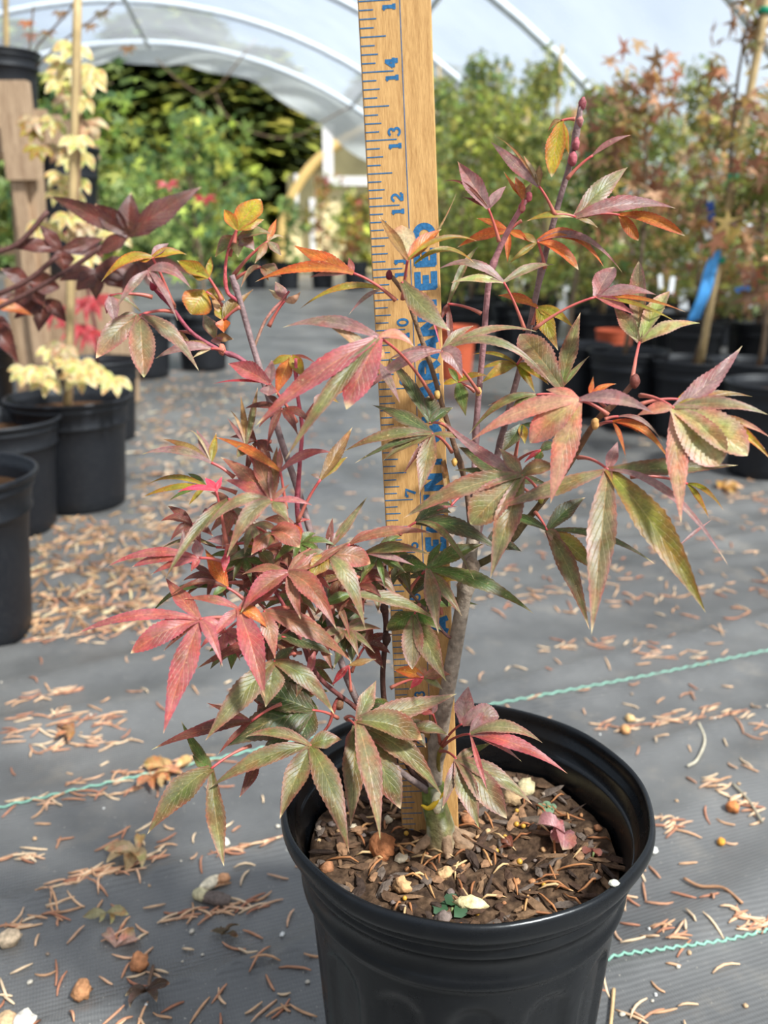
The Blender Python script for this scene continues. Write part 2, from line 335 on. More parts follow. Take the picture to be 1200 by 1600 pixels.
# loose sheet hanging at the open end
mb = MB(); up = []; lo = []; 
for i in range(90):
    a = -AMAX + 2 * AMAX * i / 89; f = i / 89
    drop = 0.10 + 0.22 * abs(noise.noise(Vector((f * 7, 1.3, 0)))) + 0.16 * max(0, math.sin(f * 9.0 + 1.0)) + 0.05 * abs(math.sin(f * 41))
    p = hoop_pt(a, 9.2, 0.0); row = []
    for q in range(6):
        w = q / 5; row.append(mb.vert(p + Vector((0, 0, -drop * w)) + AX * (0.06 * math.sin(f * 60 + w * 3) * w + 0.05 * w), (1, 1, 1)))
    up.append(row)
for i in range(89):
    for q in range(5): mb.face(up[i][q], up[i + 1][q], up[i + 1][q + 1], up[i][q + 1])
mb.build('end_flap', M_FLAP, ceiling)

# ------------------------------------------------------------------ pots
def pot_profile(R, H, wall=0.0022):
    """outside going up from the base, over the lip and down inside"""
    return [(0.001, 0.004), (R * 0.70, 0.0), (R * 0.745, 0.003), (R * 0.765, H * 0.12), (R * 0.83, H * 0.60), (R * 0.862, H * 0.745), (R * 0.885, H * 0.755), (R * 0.905, H * 0.765), (R * 0.908, H * 0.778), (R * 0.892, H * 0.79),
            (R * 0.925, H * 0.90), (R * 0.945, H * 0.908), (R * 0.948, H * 0.925), (R * 0.935, H * 0.935), (R * 0.94, H * 0.955), (R * 0.985, H * 0.965), (R, H * 0.978), (R * 0.998, H * 0.99), (R * 0.985, H),
            (R * 0.965, H * 0.998), (R * 0.955, H * 0.985), (R * 0.945, H * 0.955), (R * 0.915, H * 0.94), (R * 0.912, H * 0.915), (R * 0.87, H * 0.80), (R * 0.872, H * 0.77), (R * 0.845, H * 0.745), (R * 0.80, H * 0.58), (R * 0.74, H * 0.06), (0.001, H * 0.05)]
def soil_disc(R, H, level, c1, name='soil'):
    mb = MB(); n = 26; rings = []; r_in = R * (0.80 + (level - 0.58) * 0.27) + 0.004
    ctr = mb.vert((0, 0, H * level + 0.004), c1)
    for j in range(1, 6):
        rings.append([mb.vert((r_in * j / 5 * math.cos(2 * math.pi * k / n), r_in * j / 5 * math.sin(2 * math.pi * k / n), H * level + 0.006 * noise.noise(Vector((j, k, R * 99)))), mixc(c1, (0.02, 0.012, 0.008), rnd(0, .6))) for k in range(n)])
    for k in range(n): mb.face(ctr, rings[0][k], rings[0][(k + 1) % n])
    for j in range(4):
        for k in range(n): mb.face(rings[j][k], rings[j + 1][k], rings[j + 1][(k + 1) % n], rings[j][(k + 1) % n])
    return mb
POT_R, POT_H = 0.102, 0.185
_mb = MB(); _mb.lathe(pot_profile(1.0, 1.0), 44); pot_proto = None
_sb = soil_disc(1.0, 1.0, 0.86, lin((96, 68, 46)))
def bg_pot(x, y, R, H, label, group=None, z=0.0, soil=True, mat=None, tilt=(0, 0)):
    global pot_proto
    if pot_proto is None:
        pot_proto = (bpy.data.meshes, _mb.build('nursery_pot', M_POT2), _sb.build('soil', M_SOIL)); o, s = pot_proto[1], pot_proto[2]; s.parent = o
    else:
        o = pot_proto[1].copy(); COL.objects.link(o)
        for key in ('label', 'category', 'group'):
            if key in o: del o[key]
        s = None
        if soil: s = pot_proto[2].copy(); COL.objects.link(s); s.parent = o
    if mat:
        o.data = o.data.copy(); o.data.materials.clear(); o.data.materials.append(mat)
    if z == 0: z = floor_z(x, y) - .001
    o.scale = (R, R, H); o.location = (x, y, z); o.rotation_euler = (tilt[0], tilt[1], rnd(0, 6))
    return tag(o, label, 'pot', group)

# ------------------------------------------------------------------ leaves
def srgb_pal(main, edge, rib): return (lin(main), lin(edge), lin(rib))
PAL = {
 'pk': srgb_pal((178, 100, 92), (180, 78, 95), (212, 138, 98)), 'rd': srgb_pal((148, 102, 72), (170, 82, 82), (198, 120, 92)),
 'om': srgb_pal((136, 126, 84), (172, 106, 102), (186, 154, 106)), 'yo': srgb_pal((134, 128, 46), (156, 98, 52), (176, 160, 84)), 'og': srgb_pal((116, 114, 64), (152, 92, 82), (160, 148, 90)),
 'dg': srgb_pal((78, 92, 50), (112, 80, 66), (134, 138, 80)), 'gr': srgb_pal((88, 114, 46), (122, 98, 62), (140, 150, 80)),
 'yg': srgb_pal((150, 136, 36), (172, 110, 42), (175, 165, 70)), 'yr': srgb_pal((172, 156, 36), (192, 78, 42), (205, 120, 60)),
 'or': srgb_pal((200, 114, 42), (192, 74, 46), (220, 156, 64)), 'sp': srgb_pal((204, 150, 118), (204, 116, 112), (220, 178, 126)),
 'pl': srgb_pal((186, 180, 112), (208, 148, 144), (208, 194, 134)), 'mv': srgb_pal((156, 120, 114), (170, 108, 112), (190, 150, 130)),
 'br': srgb_pal((160, 118, 66), (116, 78, 48), (190, 150, 96)), 'dr': srgb_pal((112, 62, 46), (134, 52, 52), (150, 90, 60)),
 'mg': srgb_pal((216, 72, 96), (226, 62, 96), (230, 120, 120)), 'tn': srgb_pal((200, 176, 136), (168, 132, 90), (220, 196, 150)),
 'pu': srgb_pal((104, 50, 40), (84, 40, 44), (140, 76, 62)), 'cr': srgb_pal((222, 202, 120), (236, 224, 178), (176, 184, 92)), 'rb': srgb_pal((176, 50, 58), (190, 60, 76), (210, 110, 110))}
TIPC = lin((232, 205, 160))

def lobe(mb, P0, P1, P2, n, w, pal, dead=0.07, blunt=0.0, fold=0.16, twist=0.0, shade=1.0, seg=36, ser=0.06):
    """one toothed, folded lobe of a maple leaf along a curve"""
    main, edge, rib = pal; pts = bez(P0, P1, P2, seg); rows = []; um = 0.44 + 0.26 * blunt; curl = rnd(-0.25, 0.25)
    for i, p in enumerate(pts):
        u = i / seg; d = (pts[min(i + 1, seg)] - pts[max(i - 1, 0)]).normalized()
        s = d.cross(n)
        s = s.normalized() if s.length > 1e-6 else d.orthogonal().normalized(); nn = s.cross(d).normalized()
        ang = twist * (u - 0.3); s2 = s * math.cos(ang) + nn * math.sin(ang); nn = s2.cross(d).normalized(); s = s2
        if u < um: k = 0.30 + 0.70 * math.sin(0.5 * math.pi * u / um) ** 1.3
        else:
            q = (u - um) / (1 - um); k = (1 - q ** (1.30 + 2.2 * blunt)) ** (1.12 - 0.4 * blunt) if q < 1 else 0
            k = max(k, 0.075 * (1 - q) ** 0.4)
        tooth = (1 + ser * ((1 if i % 2 else -1) * (0.55 + 0.9 * abs(noise.noise(Vector((u * 23, w * 500, 5)))))) * (1 if 0.15 < u < 0.92 else 0.2)) * (1 + 0.06 * noise.noise(Vector((u * 5, w * 900, 2))))
        hw = 0.5 * w * k * tooth; row = []
        for v in (-1, -0.55, -0.07, 0, 0.07, 0.55, 1):
            a = abs(v); lift = fold * hw * a - curl * hw * a * a + hw * 0.16 * noise.noise(Vector((u * 4 + v, w * 700, p.x * 40)))
            q = p + s * (hw * v) + nn * lift
            c = mixc(main, edge, (a ** 3) * 0.75 + 0.30 * max(0, u - 0.45) / 0.55 * (0.6 + 0.6 * noise.noise(p * 60)))
            if a < 0.01: c = mixc(c, rib, 0.9 * (1 - 0.4 * u))
            if u > 1 - dead: c = mixc(c, TIPC, min(1, (u - 1 + dead) / dead * 1.6))
            elif dead > 0.12 and a > 0.9 and u > 0.5: c = mixc(c, lin((150, 105, 60)), 0.5)
            row.append(mb.vert(q, tuple(x * shade for x in c), (u, 0.5 + 0.5 * v, 0)))
        rows.append(row)
    for i in range(seg):
        for k in range(6): mb.face(rows[i][k], rows[i][k + 1], rows[i + 1][k + 1], rows[i + 1][k])

def stick_depth(y): return 0.343 + (0.4535 - 0.343) * max(0.0, min(1.05, y / 1297)) ** 0.97

def image_leaf(parent, cx, cy, off, pal, tips, stalk=None, depth=None, name='leaf', shade=1.0, up=0.55, petiole_c=((188, 74, 74), (178, 104, 84)), stalk_off=None, mat=None):
    """a leaf whose junction and lobe tips stand where the photograph shows them, laid into one tilted leaf plane"""
    d0 = depth if depth else stick_depth(cy) + off
    C = at(cx, cy, d0); tocam = (CAM - C).normalized()
    n = (tocam * 0.75 + Vector((0, 0, 1)) * up + Vector((rnd(-.25, .25), rnd(-.1, .1), rnd(-.1, .1)))).normalized()
    mb = MB(); px = d0 / F_PX; inv = Matrix.Translation(-parent.location)
    for tp in tips:
        tx, ty, w = tp[:3]; bend = tp[3] if len(tp) > 3 and tp[3] is not None else 0.10 * abs(tx - cx)
        pl = PAL[tp[4]] if len(tp) > 4 and tp[4] else PAL[pal]
        L = math.hypot(tx - cx, ty - cy) * px; r = ray(tx, ty)
        d = (n.dot(C - CAM) - 0.10 * L) / n.dot(r); d = max(d0 - 0.55 * L, min(d0 + 0.55 * L, d))
        T = at(tx, ty, d); mid = at((cx + tx) / 2, (cy + ty) / 2 - bend, (d0 + d) / 2)
        Mp = mid + (mid - (C + T) / 2) + n * (0.12 * L)
        bl = 0.0; dead = rnd(0.02, 0.10)
        if len(tp) > 5: bl = tp[5]
        if 'x' in tp[6:]: dead = 0.0
        wm = w * px * (0.88 if (len(tp) <= 5 or tp[5] < .3) else 1.08)
        lobe(mb, C, Mp, T, n, wm, pl, dead if bl < .5 else 0.015, bl, fold=rnd(0.06, 0.30), twist=rnd(-0.5, 0.5), shade=shade)
    lf = mb.build(name, mat or M_LEAF, parent, inv=inv)
    if stalk:
        so = off if stalk_off is None else stalk_off
        A = at(stalk[0], stalk[1], depth if depth else stick_depth(stalk[1]) + so)
        m = (C + A) / 2 + Vector((0, 0, 0.12 * (C - A).length)); mb = MB()
        mb.tube(bez(C, m, A, 10), [0.00055 + 0.00045 * (i / 10) ** 3 for i in range(11)], 6, lin(petiole_c[0]), lin(petiole_c[1])); mb.build('petiole', M_STEM, lf, inv=inv)
    return lf
# ------------------------------------------------------------------ the pot in front
PX, PY, PR, PH = 0.0385, 0.3735, 0.089, 0.175; SOIL_Z = 0.143
pot = thing('nursery_pot', 'large black ribbed nursery pot in front, holding the red-leaved maple and the yardstick', 'pot', (PX, PY, 0))
def flute(j, a, z):
    # arched panels pressed into the side below the bands
    if not (0.008 < z < PH * 0.735): return 0.0
    k = (a * 14 / (2 * math.pi)) % 1.0; u = abs(k - 0.5) / 0.36
    top = PH * 0.69; arch = top - 0.014 * min(1, u) ** 3
    if u >= 1 or z > arch: return 0.0
    e = min(1, (1 - u) / 0.18) * min(1, (arch - z) / 0.004) ; return -0.0022 * e
R, H = PR, PH
body_prof = [(0.001, 0.004), (R * 0.70, 0.0), (R * 0.735, 0.003)]
for i in range(46):
    z = 0.006 + (H * 0.745 - 0.006) * i / 45; body_prof.append((R * (0.745 + 0.107 * (z / (H * 0.745)))  , z))
body_prof += [(R * 0.870, H * 0.752), (R * 0.886, H * 0.762), (R * 0.890, H * 0.775), (R * 0.880, H * 0.788), (R * 0.872, H * 0.796), (R * 0.893, H * 0.858), (R * 0.912, H * 0.866), (R * 0.925, H * 0.876), (R * 0.926, H * 0.888), (R * 0.917, H * 0.897), (R * 0.915, H * 0.903),
              (R * 0.905, H * 0.905), (R * 0.895, H * 0.89), (R * 0.872, H * 0.85), (R * 0.862, H * 0.79), (R * 0.868, H * 0.775), (R * 0.850, H * 0.755), (R * 0.832, H * 0.735), (R * 0.80, H * 0.55), (R * 0.73, H * 0.04), (0.001, H * 0.035)]
mb = MB(); mb.lathe(body_prof, 168, fn=flute); mb.build('body', M_POT, pot)
rim_prof = [(R * 0.900, H * 0.900), (R * 0.918, H * 0.902), (R * 0.935, H * 0.906), (R * 0.945, H * 0.915), (R * 0.945, H * 0.925), (R * 0.940, H * 0.931), (R * 0.952, H * 0.935), (R * 0.975, H * 0.940), (R * 0.990, H * 0.950), (R * 0.999, H * 0.964), (R, H * 0.980), (R * 0.994, H * 0.992), (R * 0.982, H),
            (R * 0.970, H * 0.999), (R * 0.962, H * 0.992), (R * 0.957, H * 0.975), (R * 0.950, H * 0.955), (R * 0.930, H * 0.945), (R * 0.925, H * 0.935), (R * 0.918, H * 0.915), (R * 0.900, H * 0.900)]
mb = MB(); mb.lathe(rim_prof, 140, fn=lambda j, a, z: 0.0006 * math.sin(a * 3 + 1) + 0.0003 * math.sin(a * 11)); mb.build('rim', M_POT, pot)

# potting mix
def soil_h(x, y):
    q = Vector((x, y, 0)); return SOIL_Z + 0.004 * noise.noise(q * 38) + 0.0018 * noise.noise(q * 130) + 0.0012 * noise.noise(q * 330)
mb = MB(); n = 110; rs = 42; rings = []; SR = R * 0.842
cdark, cbrown = lin((46, 34, 27)), lin((96, 74, 56)); ctr = mb.vert((0, 0, soil_h(PX, PY) - 0), cdark)
for j in range(1, rs + 1):
    ring = []
    for k in range(n):
        a = 2 * math.pi * k / n; x, y = SR * j / rs * math.cos(a), SR * j / rs * math.sin(a)
        ring.append(mb.vert((x, y, soil_h(PX + x, PY + y)), mixc(cdark, cbrown, max(0, min(1, 0.45 + 0.9 * noise.noise(Vector((x, y, 0)) * 220))))))
    rings.append(ring)
for k in range(n): mb.face(ctr, rings[0][k], rings[0][(k + 1) % n])
for j in range(rs - 1):
    for k in range(n): mb.face(rings[j][k], rings[j + 1][k], rings[j + 1][(k + 1) % n], rings[j][(k + 1) % n])
soil = mb.build('potting_mix', M_SOIL); soil.location = (PX, PY, 0)
tag(soil, 'dark brown bark potting mix filling the large front pot', 'soil', kind='stuff')

def soil_spot(rmax=0.066):
    while True:
        x, y = rnd(-rmax, rmax), rnd(-rmax, rmax)
        if x * x + y * y < rmax * rmax: return PX + x, PY + y
def rotm(): return Matrix.Rotation(rnd(0, 6.28), 3, 'Z') @ Matrix.Rotation(rnd(-.4, .4), 3, 'X') @ Matrix.Rotation(rnd(-.4, .4), 3, 'Y')
chip_c = [(72, 52, 40), (92, 68, 50), (118, 90, 66), (60, 46, 38), (140, 104, 76), (98, 84, 74)]
for i in range(300):
    x, y = soil_spot(0.073); mb = MB(); l, w, h = rnd(.0025, .0085), rnd(.001, .0028), rnd(.0005, .0014); c = lin(random.choice(chip_c))
    mb.blob((0, 0, 0), 1, (l, w, h), c, 0.6, 7, 4, rotm()); o = mb.build('bark_chip', M_CHIP, smooth=False); o.location = (x, y, soil_h(x, y) + h * 1.1)
    tag(o, 'small dark bark chip lying on the potting mix in the front pot', 'bark chip', 'bark chips on the potting mix')
for i in range(75):
    x, y = soil_spot(0.072); r = rnd(.0009, .0026) if i > 7 else rnd(.003, .0045)
    c = lin(random.choice([(188, 146, 104), (176, 124, 84), (150, 130, 112), (205, 170, 124), (120, 104, 96), (196, 178, 150), (164, 112, 78)]))
    mb = MB(); mb.blob((0, 0, 0), r, (1, rnd(.7, 1), rnd(.6, .8)), c, 0.5, 8, 6, rotm()); o = mb.build('pebble', M_CHIP); o.location = (x, y, soil_h(x, y) + r * 0.5)
    tag(o, 'small tan or grey stone bit among the bark in the front pot', 'pebble', 'stone bits on the potting mix')
for i in range(16):
    x, y = soil_spot(0.066); mb = MB(); mb.blob((0, 0, 0), rnd(.0010, .0015), (1, 1, 1), lin((198, 150, 58)), 0.03, 10, 8); o = mb.build('fertiliser_bead', M_STEM); o.location = (x, y, soil_h(x, y) + .0013)
    tag(o, 'round amber fertiliser bead on the potting mix in the front pot', 'bead', 'amber beads on the potting mix')
for i in range(95):
    x, y = soil_spot(0.069); a = rnd(0, 6.28); l = rnd(.006, .018); k = rnd(-.2, .2); mb = MB(); c = lin(random.choice([(190, 138, 88), (168, 112, 70), (206, 168, 120), (150, 96, 60)]))
    p = [Vector((math.cos(a + k * t) * l * (t - .5), math.sin(a + k * t) * l * (t - .5), 0)) for t in (0, .25, .5, .75, 1)]
    pts = [Vector((q.x, q.y, soil_h(x + q.x, y + q.y) - SOIL_Z + 0.0016 + 0.0015 * math.sin(j))) for j, q in enumerate(p)]
    mb.tube(pts, [.0003, .0006, .0006, .0005, .0002], 5, c); o = mb.build('dry_needle', M_NEEDLE); o.location = (x, y, SOIL_Z)
    tag(o, 'dry brown conifer needle or straw lying on the potting mix', 'needle', 'needles on the potting mix')
# named bits on the soil
def soil_at(px, py): p = on_z(px, py, SOIL_Z); return Vector((p.x, p.y, soil_h(p.x, p.y)))
def soil_stone(px, py, r, c, label, sc=(1, .8, .7)):
    p = soil_at(px, py); mb = MB(); mb.blob((0, 0, 0), r, sc, lin(c), 0.5, 12, 8, Matrix.Rotation(rnd(0, 3), 3, 'Z')); o = mb.build('pebble', M_CHIP); o.location = p + Vector((0, 0, r * .45)); tag(o, label, 'pebble')
soil_stone(820, 1238, .0062, (200, 182, 140), 'pale cream stone at the back of the front pot beside the inner wall')
soil_stone(800, 1252, .0058, (170, 140, 104), 'brown stone just in front of the pale cream stone in the pot')
soil_stone(735, 1415, .0052, (222, 200, 150), 'pale lumpy stone next to the green clover sprout at the pot front', (1.3, .7, .6))
soil_stone(597, 1330, .0075, (176, 112, 72), 'largest rusty orange stone on the left of the potting mix')
soil_stone(628, 1395, .0045, (196, 150, 106), 'tan stone on the potting mix left of the clover sprout')
soil_stone(695, 1372, .0042, (196, 156, 112), 'tan stone in front of the maple trunk base')
mb = MB(); p = soil_at(850, 1290); mb.blob((0, 0, 0), 1, (.0135, .0042, .0036), lin((92, 78, 66)), .3, 10, 8, Matrix.Rotation(-.12, 3, 'Z')); o = mb.build('bark_chunk', M_CHIP); o.location = p + Vector((0, 0, .002)); tag(o, 'thick grey brown chunk of bark lying behind the pink dried leaf', 'bark')
# clover sprout, pale seedling
def sprout(px, py, label, c, lobes, size, cat='seedling'):
    p = soil_at(px, py); t = thing('seedling', label, cat, p)
    for dx, dy in lobes:
        mb = MB(); n_ = 9; q = Vector((dx, dy, .004)) * size; cc = lin(c); ce = mb.vert(q * .15 + Vector((0, 0, .003)), cc); ax = q.normalized(); sd = Vector((-ax.y, ax.x, 0)); rim = []
        for k in range(n_):
            a = math.pi * (k / (n_ - 1) - .5) * 1.25; rr = 1 - (.18 if k == n_ // 2 else 0)
            rim.append(mb.vert(q * (.15 + .85 * max(.1, math.cos(a)) * rr) + sd * (size * .52 * math.sin(a)) + Vector((0, 0, .003 + .0008 * math.cos(3 * a))), mixc(cc, (1, 1, 1), .04)))
        for k in range(n_ - 1): mb.face(ce, rim[k], rim[k + 1])
        mb.build('leaflet', M_FOL, t)
    mb = MB(); mb.tube([Vector((0, 0, -.002)), Vector((.0005, 0, .003))], .0006, 5, lin((120, 130, 80))); mb.build('stalk', M_STEM, t)
sprout(705, 1420, 'dark green clover seedling at the front edge of the potting mix', (62, 98, 62), [(.1, 1), (-.95, -.1), (.85, -.2)], .0098)
sprout(855, 1265, 'pale green seedling rosette under the back inner wall of the pot', (132, 160, 122), [(-.8, .5), (.8, .4), (0, -.9), (.1, .9)], .0062)
sprout(925, 1345, 'tiny reddish seedling by the right inner wall of the pot', (150, 84, 66), [(-.7, .7), (.8, .3)], .006)
# pink crumpled leaf
def dry_leaf(loc, label, c, size, nl=4, name='fallen_leaf', rise=.5, z=0.001, blunt=.35, wide=.42):
    t = MB(); cc = lin(c); a0 = rnd(0, 6)
    for k in range(nl):
        a = a0 + k * 0.85 + rnd(-.25, .25); sz = size * rnd(.55, 1.15); P0 = Vector((0, 0, z)); T = Vector((math.cos(a), math.sin(a), rise * rnd(-.05, .6))) * sz; T.z = max(T.z, .001); m = T * .5 + Vector((rnd(-.25, .25) * sz, rnd(-.25, .25) * sz, sz * .5 * rise + z))
        lobe(t, P0, m, T, Vector((rnd(-.4, .4), rnd(-.4, .4), 1)).normalized(), sz * wide, (cc, mixc(cc, (.1, .04, .03), .3), mixc(cc, (1, .9, .7), .2)), .1, blunt, .6, rnd(-2.2, 2.2), seg=12)
    o = t.build(name, M_LEAF); o.location = loc; return tag(o, label, 'leaf')
dry_leaf(soil_at(880, 1315) + Vector((0, 0, .002)), 'crumpled dusty pink fallen leaf on the right of the potting mix', (205, 140, 140), .0135, 4, rise=.9, blunt=.8, wide=.8)
dry_leaf(soil_at(800, 1325), 'small red brown dead leaf bit between trunk and pink leaf', (140, 78, 56), .008, 3)
# white speck on the rim
mb = MB(); mb.blob((0, 0, 0), .0021, (1.1, .8, .6), lin((235, 228, 205)), .3, 8, 6); o = mb.build('perlite_grain', M_CHIP); p = on_z(959, 1383, PH); o.location = (p.x, p.y, PH + .001); tag(o, 'white perlite grain sitting on the right front of the pot rim', 'perlite')

# ------------------------------------------------------------------ yardstick
S0, S1 = at(672.5, 1297, 0.4535), at(616, 0, 0.3477)
IN0, IN1 = 0.093, 14.99
def yard_len(): return (S1 - S0).length
INCH = 0.0254; UNIT = (S1 - S0) / (IN1 - IN0)      # world vector of one inch
ys = thing('yardstick', 'wooden yardstick with blue inch marks standing upright behind the maple', 'yardstick', S0)
zax = UNIT.normalized(); k_in = UNIT.length; tocam = (CAM - (S0 + S1) / 2); nax = (tocam - zax * tocam.dot(zax)).normalized(); xax = nax.cross(zax) * -1
xax = zax.cross(nax) * -1 if xax.dot(RGT) < 0 else xax
if xax.dot(RGT) < 0: xax = -xax
nax = xax.cross(zax); 
if nax.dot(tocam) < 0: nax = -nax
YW = 1.125 * 0.0254; TH = 0.0045
YM = Matrix(((xax.x, nax.x, zax.x), (xax.y, nax.y, zax.y), (xax.z, nax.z, zax.z))).to_4x4()
ys.matrix_world = Matrix.Translation(S0) @ YM        # local: x across, y towards the viewer, z up the stick
mb = MB(); zt = (36 - IN0) * k_in; zb = -0.012; e = 0.0005; hw = YW / 2
prof = [(-hw, -e), (-hw + e, 0), (hw - e, 0), (hw, -e), (hw, -TH + e), (hw - e, -TH), (-hw + e, -TH), (-hw, -TH + e)]
nz_ = 40; rows = [[mb.vert((x, y, zb + (zt - zb) * j / nz_)) for x, y in prof] for j in range(nz_ + 1)]
for j in range(nz_):
    for k in range(8): mb.face(rows[j][k], rows[j][(k + 1) % 8], rows[j + 1][(k + 1) % 8], rows[j + 1][k])
mb.face(*rows[0]); mb.face(*rows[-1][::-1]); mb.build('blade', M_RULER, ys, smooth=False)
def fx(f): return -hw + f * YW
def iz(i): return (i - IN0) * k_in
PRINT = 0.00012
tick_mesh = {}
def plate(x0, x1, z0, z1, name):
    mb = MB(); mb.box((x0, -PRINT, z0), (x1, PRINT, z1)); return mb.build(name, M_INK, ys, smooth=False)
for q in range(1, 8 * 19):
    i = q / 8; ln = 0.45 if q % 8 == 0 else 0.365 if q % 8 == 4 else 0.245 if q % 2 == 0 else 0.205
    if q in tick_mesh: pass
    if ln not in tick_mesh:
        o = plate(fx(0.012), fx(ln), -0.00022, 0.00022, 'tick_mark'); tick_mesh[ln] = o
    else:
        o = tick_mesh[ln].copy(); COL.objects.link(o)
    o.location = (0, 0, iz(i))
plate(fx(0.568), fx(0.579), iz(0.5), iz(35), 'margin_line')
# lettering: strokes in a unit box, drawn sideways (reading up the stick)
def arc(cx, cy, rx, ry, a0, a1, n=12): return [(cx + rx * math.cos(math.radians(a0 + (a1 - a0) * i / n)), cy + ry * math.sin(math.radians(a0 + (a1 - a0) * i / n))) for i in range(n + 1)]
GL = {
 'G': ([arc(.52, .5, .38, .40, 50, 330, 16) + [(.88, .45)], [(.55, .45), (.95, .45)], [(.86, .45), (.86, .12)]]),
 'U': ([[(.14, 1), (.14, .35)] + arc(.5, .36, .36, .28, 180, 360, 10) + [(.86, 1)]]), 'A': ([[(.04, 0), (.46, 1)], [(.54, 1), (.96, 0)], [(.2, .28), (.8, .28)], [(.40, .9), (.60, .9)]]),
 'R': ([[(.14, 0), (.14, 1)], [(.14, .91), (.55, .91)] + arc(.58, .71, .26, .20, 90, -90, 8) + [(.14, .51)], [(.50, .5), (.88, 0)]]), 'N': ([[(.14, 0), (.14, 1)], [(.16, .95), (.84, .05)], [(.86, 0), (.86, 1)]]),
 'T': ([[(.5, 0), (.5, 1)], [(.02, .91), (.98, .91)], [(.09, .91), (.09, .74)], [(.91, .91), (.91, .74)]]), 'E': ([[(.18, 0), (.18, 1)], [(.1, .91), (.92, .91)], [(.1, .5), (.75, .5)], [(.1, .09), (.92, .09)]]),
 'D': ([[(.16, 0), (.16, 1)], [(.16, .91), (.45, .91)] + arc(.45, .5, .40, .41, 90, -90, 12) + [(.16, .09)]]), 'M': ([[(.1, 0), (.1, 1)], [(.12, .95), (.5, .25)], [(.5, .25), (.88, .95)], [(.9, 0), (.9, 1)]]),
 '1': ([[(.5, 0), (.5, 1)], [(.15, .05), (.85, .05)], [(.5, .95), (.18, .78)]]), '2': ([arc(.48, .68, .34, .27, 170, -40, 10) + [(.14, .08)], [(.12, .07), (.9, .07)], [(.88, .07), (.88, .25)]]),
 '3': ([arc(.45, .74, .32, .22, 165, -80, 10), arc(.45, .27, .38, .25, 80, -165, 12)]), '4': ([[(.68, 0), (.68, 1)], [(.66, .97), (.08, .32)], [(.05, .3), (.98, .3)], [(.45, .04), (.92, .04)]]),
 '5': ([[(.82, .93), (.25, .93), (.2, .55)], arc(.46, .31, .38, .27, 130, -160, 12)]), '6': ([arc(.5, .3, .36, .26, 0, 360, 16), [(.14, .34)] + arc(.62, .4, .48, .54, 180, 80, 8)]),
 '7': ([[(.08, .92), (.92, .92), (.42, 0)], [(.1, .92), (.1, .70)]]), '8': ([arc(.5, .75, .28, .2, 0, 360, 14), arc(.5, .27, .36, .24, 0, 360, 14)]), '9': ([arc(.5, .7, .36, .26, 0, 360, 16), [(.86, .66)] + arc(.38, .6, .48, .54, 0, -100, 8)]), '0': ([arc(.5, .5, .36, .45, 0, 360, 18)])}
def glyph(ch, z0, fx0, fx1, width, stroke, name):
    """z0: start up the stick in inches, fx0 cap-height side .. fx1 baseline side as fractions of the width"""
    mb = MB(); hgt = (fx1 - fx0) * YW; wd = width * k_in
    for si, st in enumerate(GL[ch]):
        P = [Vector((wd * a, hgt * b)) for a, b in st]; L_, R_ = [], []
        for i, p in enumerate(P):
            d = (P[min(i + 1, len(P) - 1)] - P[max(i - 1, 0)]).normalized(); nn = Vector((-d.y, d.x)) * stroke * 0.5
            if ch in '1234567890' and len(P) > 6: nn *= 0.8
            for arr, q in ((L_, p + nn), (R_, p - nn)): arr.append(mb.vert((fx(fx1) - q.y, PRINT + 0.00001 * si, iz(z0) + q.x)))
        for i in range(len(P) - 1): mb.face(L_[i], L_[i + 1], R_[i + 1], R_[i])
    return mb.build(name, M_INK, ys, smooth=False)
for i in range(1, 19):
    s = str(i)
    if len(s) == 2:
        glyph(s[0], i - 0.155, 0.335, 0.50, 0.115, 0.0013, 'numeral'); glyph(s[1], i + 0.045, 0.335, 0.50, 0.145, 0.0012, 'numeral')
    else: glyph(s, i + 0.05, 0.335, 0.50, 0.15, 0.0012, 'numeral')
word = 'GUARANTEED'; lz = 8.01
for ch in word:
    glyph(ch, lz, 0.64, 0.935, 0.335, 0.0027, 'letter'); lz += 0.373
for ch, z in (('T', 7.52), ('N', 7.15), ('E', 6.80), ('M', 6.38), ('E', 6.0), ('A', 4.40)): glyph(ch, z, 0.64, 0.935, 0.30, 0.0027, 'letter')
# ------------------------------------------------------------------ the maple
BASE = at(692, 1335, stick_depth(1335) - 0.012); BASE.z = SOIL_Z
maple = thing('japanese_maple', 'young red and green leaved maple growing in the large front pot', 'maple tree', BASE)
MINV = inv_of(maple)
def P(px, py, off): return at(px, py, stick_depth(py) + off)
def branch(pts, r0, r1, c0, c1=None, name='branch', mat=None, n=8, knots=True):
    q = smoothline([P(*p) for p in pts], 6); m = len(q); mb = MB(); k_ = 0.70 if mat else 0.47; r0 *= k_; r1 *= k_ * 1.02
    rad = [r0 + (r1 - r0) * i / (m - 1) for i in range(m)]
    if knots:
        for i in range(m): rad[i] *= 1 + (0.35 if i % 18 == 9 else 0.12 if i % 18 in (8, 10) else 0) + 0.06 * noise.noise(q[i] * 160)
    mb.tube(q, rad, n, lin(c0), lin(c1 or c0)); return mb.build(name, mat or M_TWIG, maple, inv=MINV)
GREY, PURP, BRN, PINK = (160, 142, 124), (144, 118, 116), (116, 86, 68), (170, 104, 106)
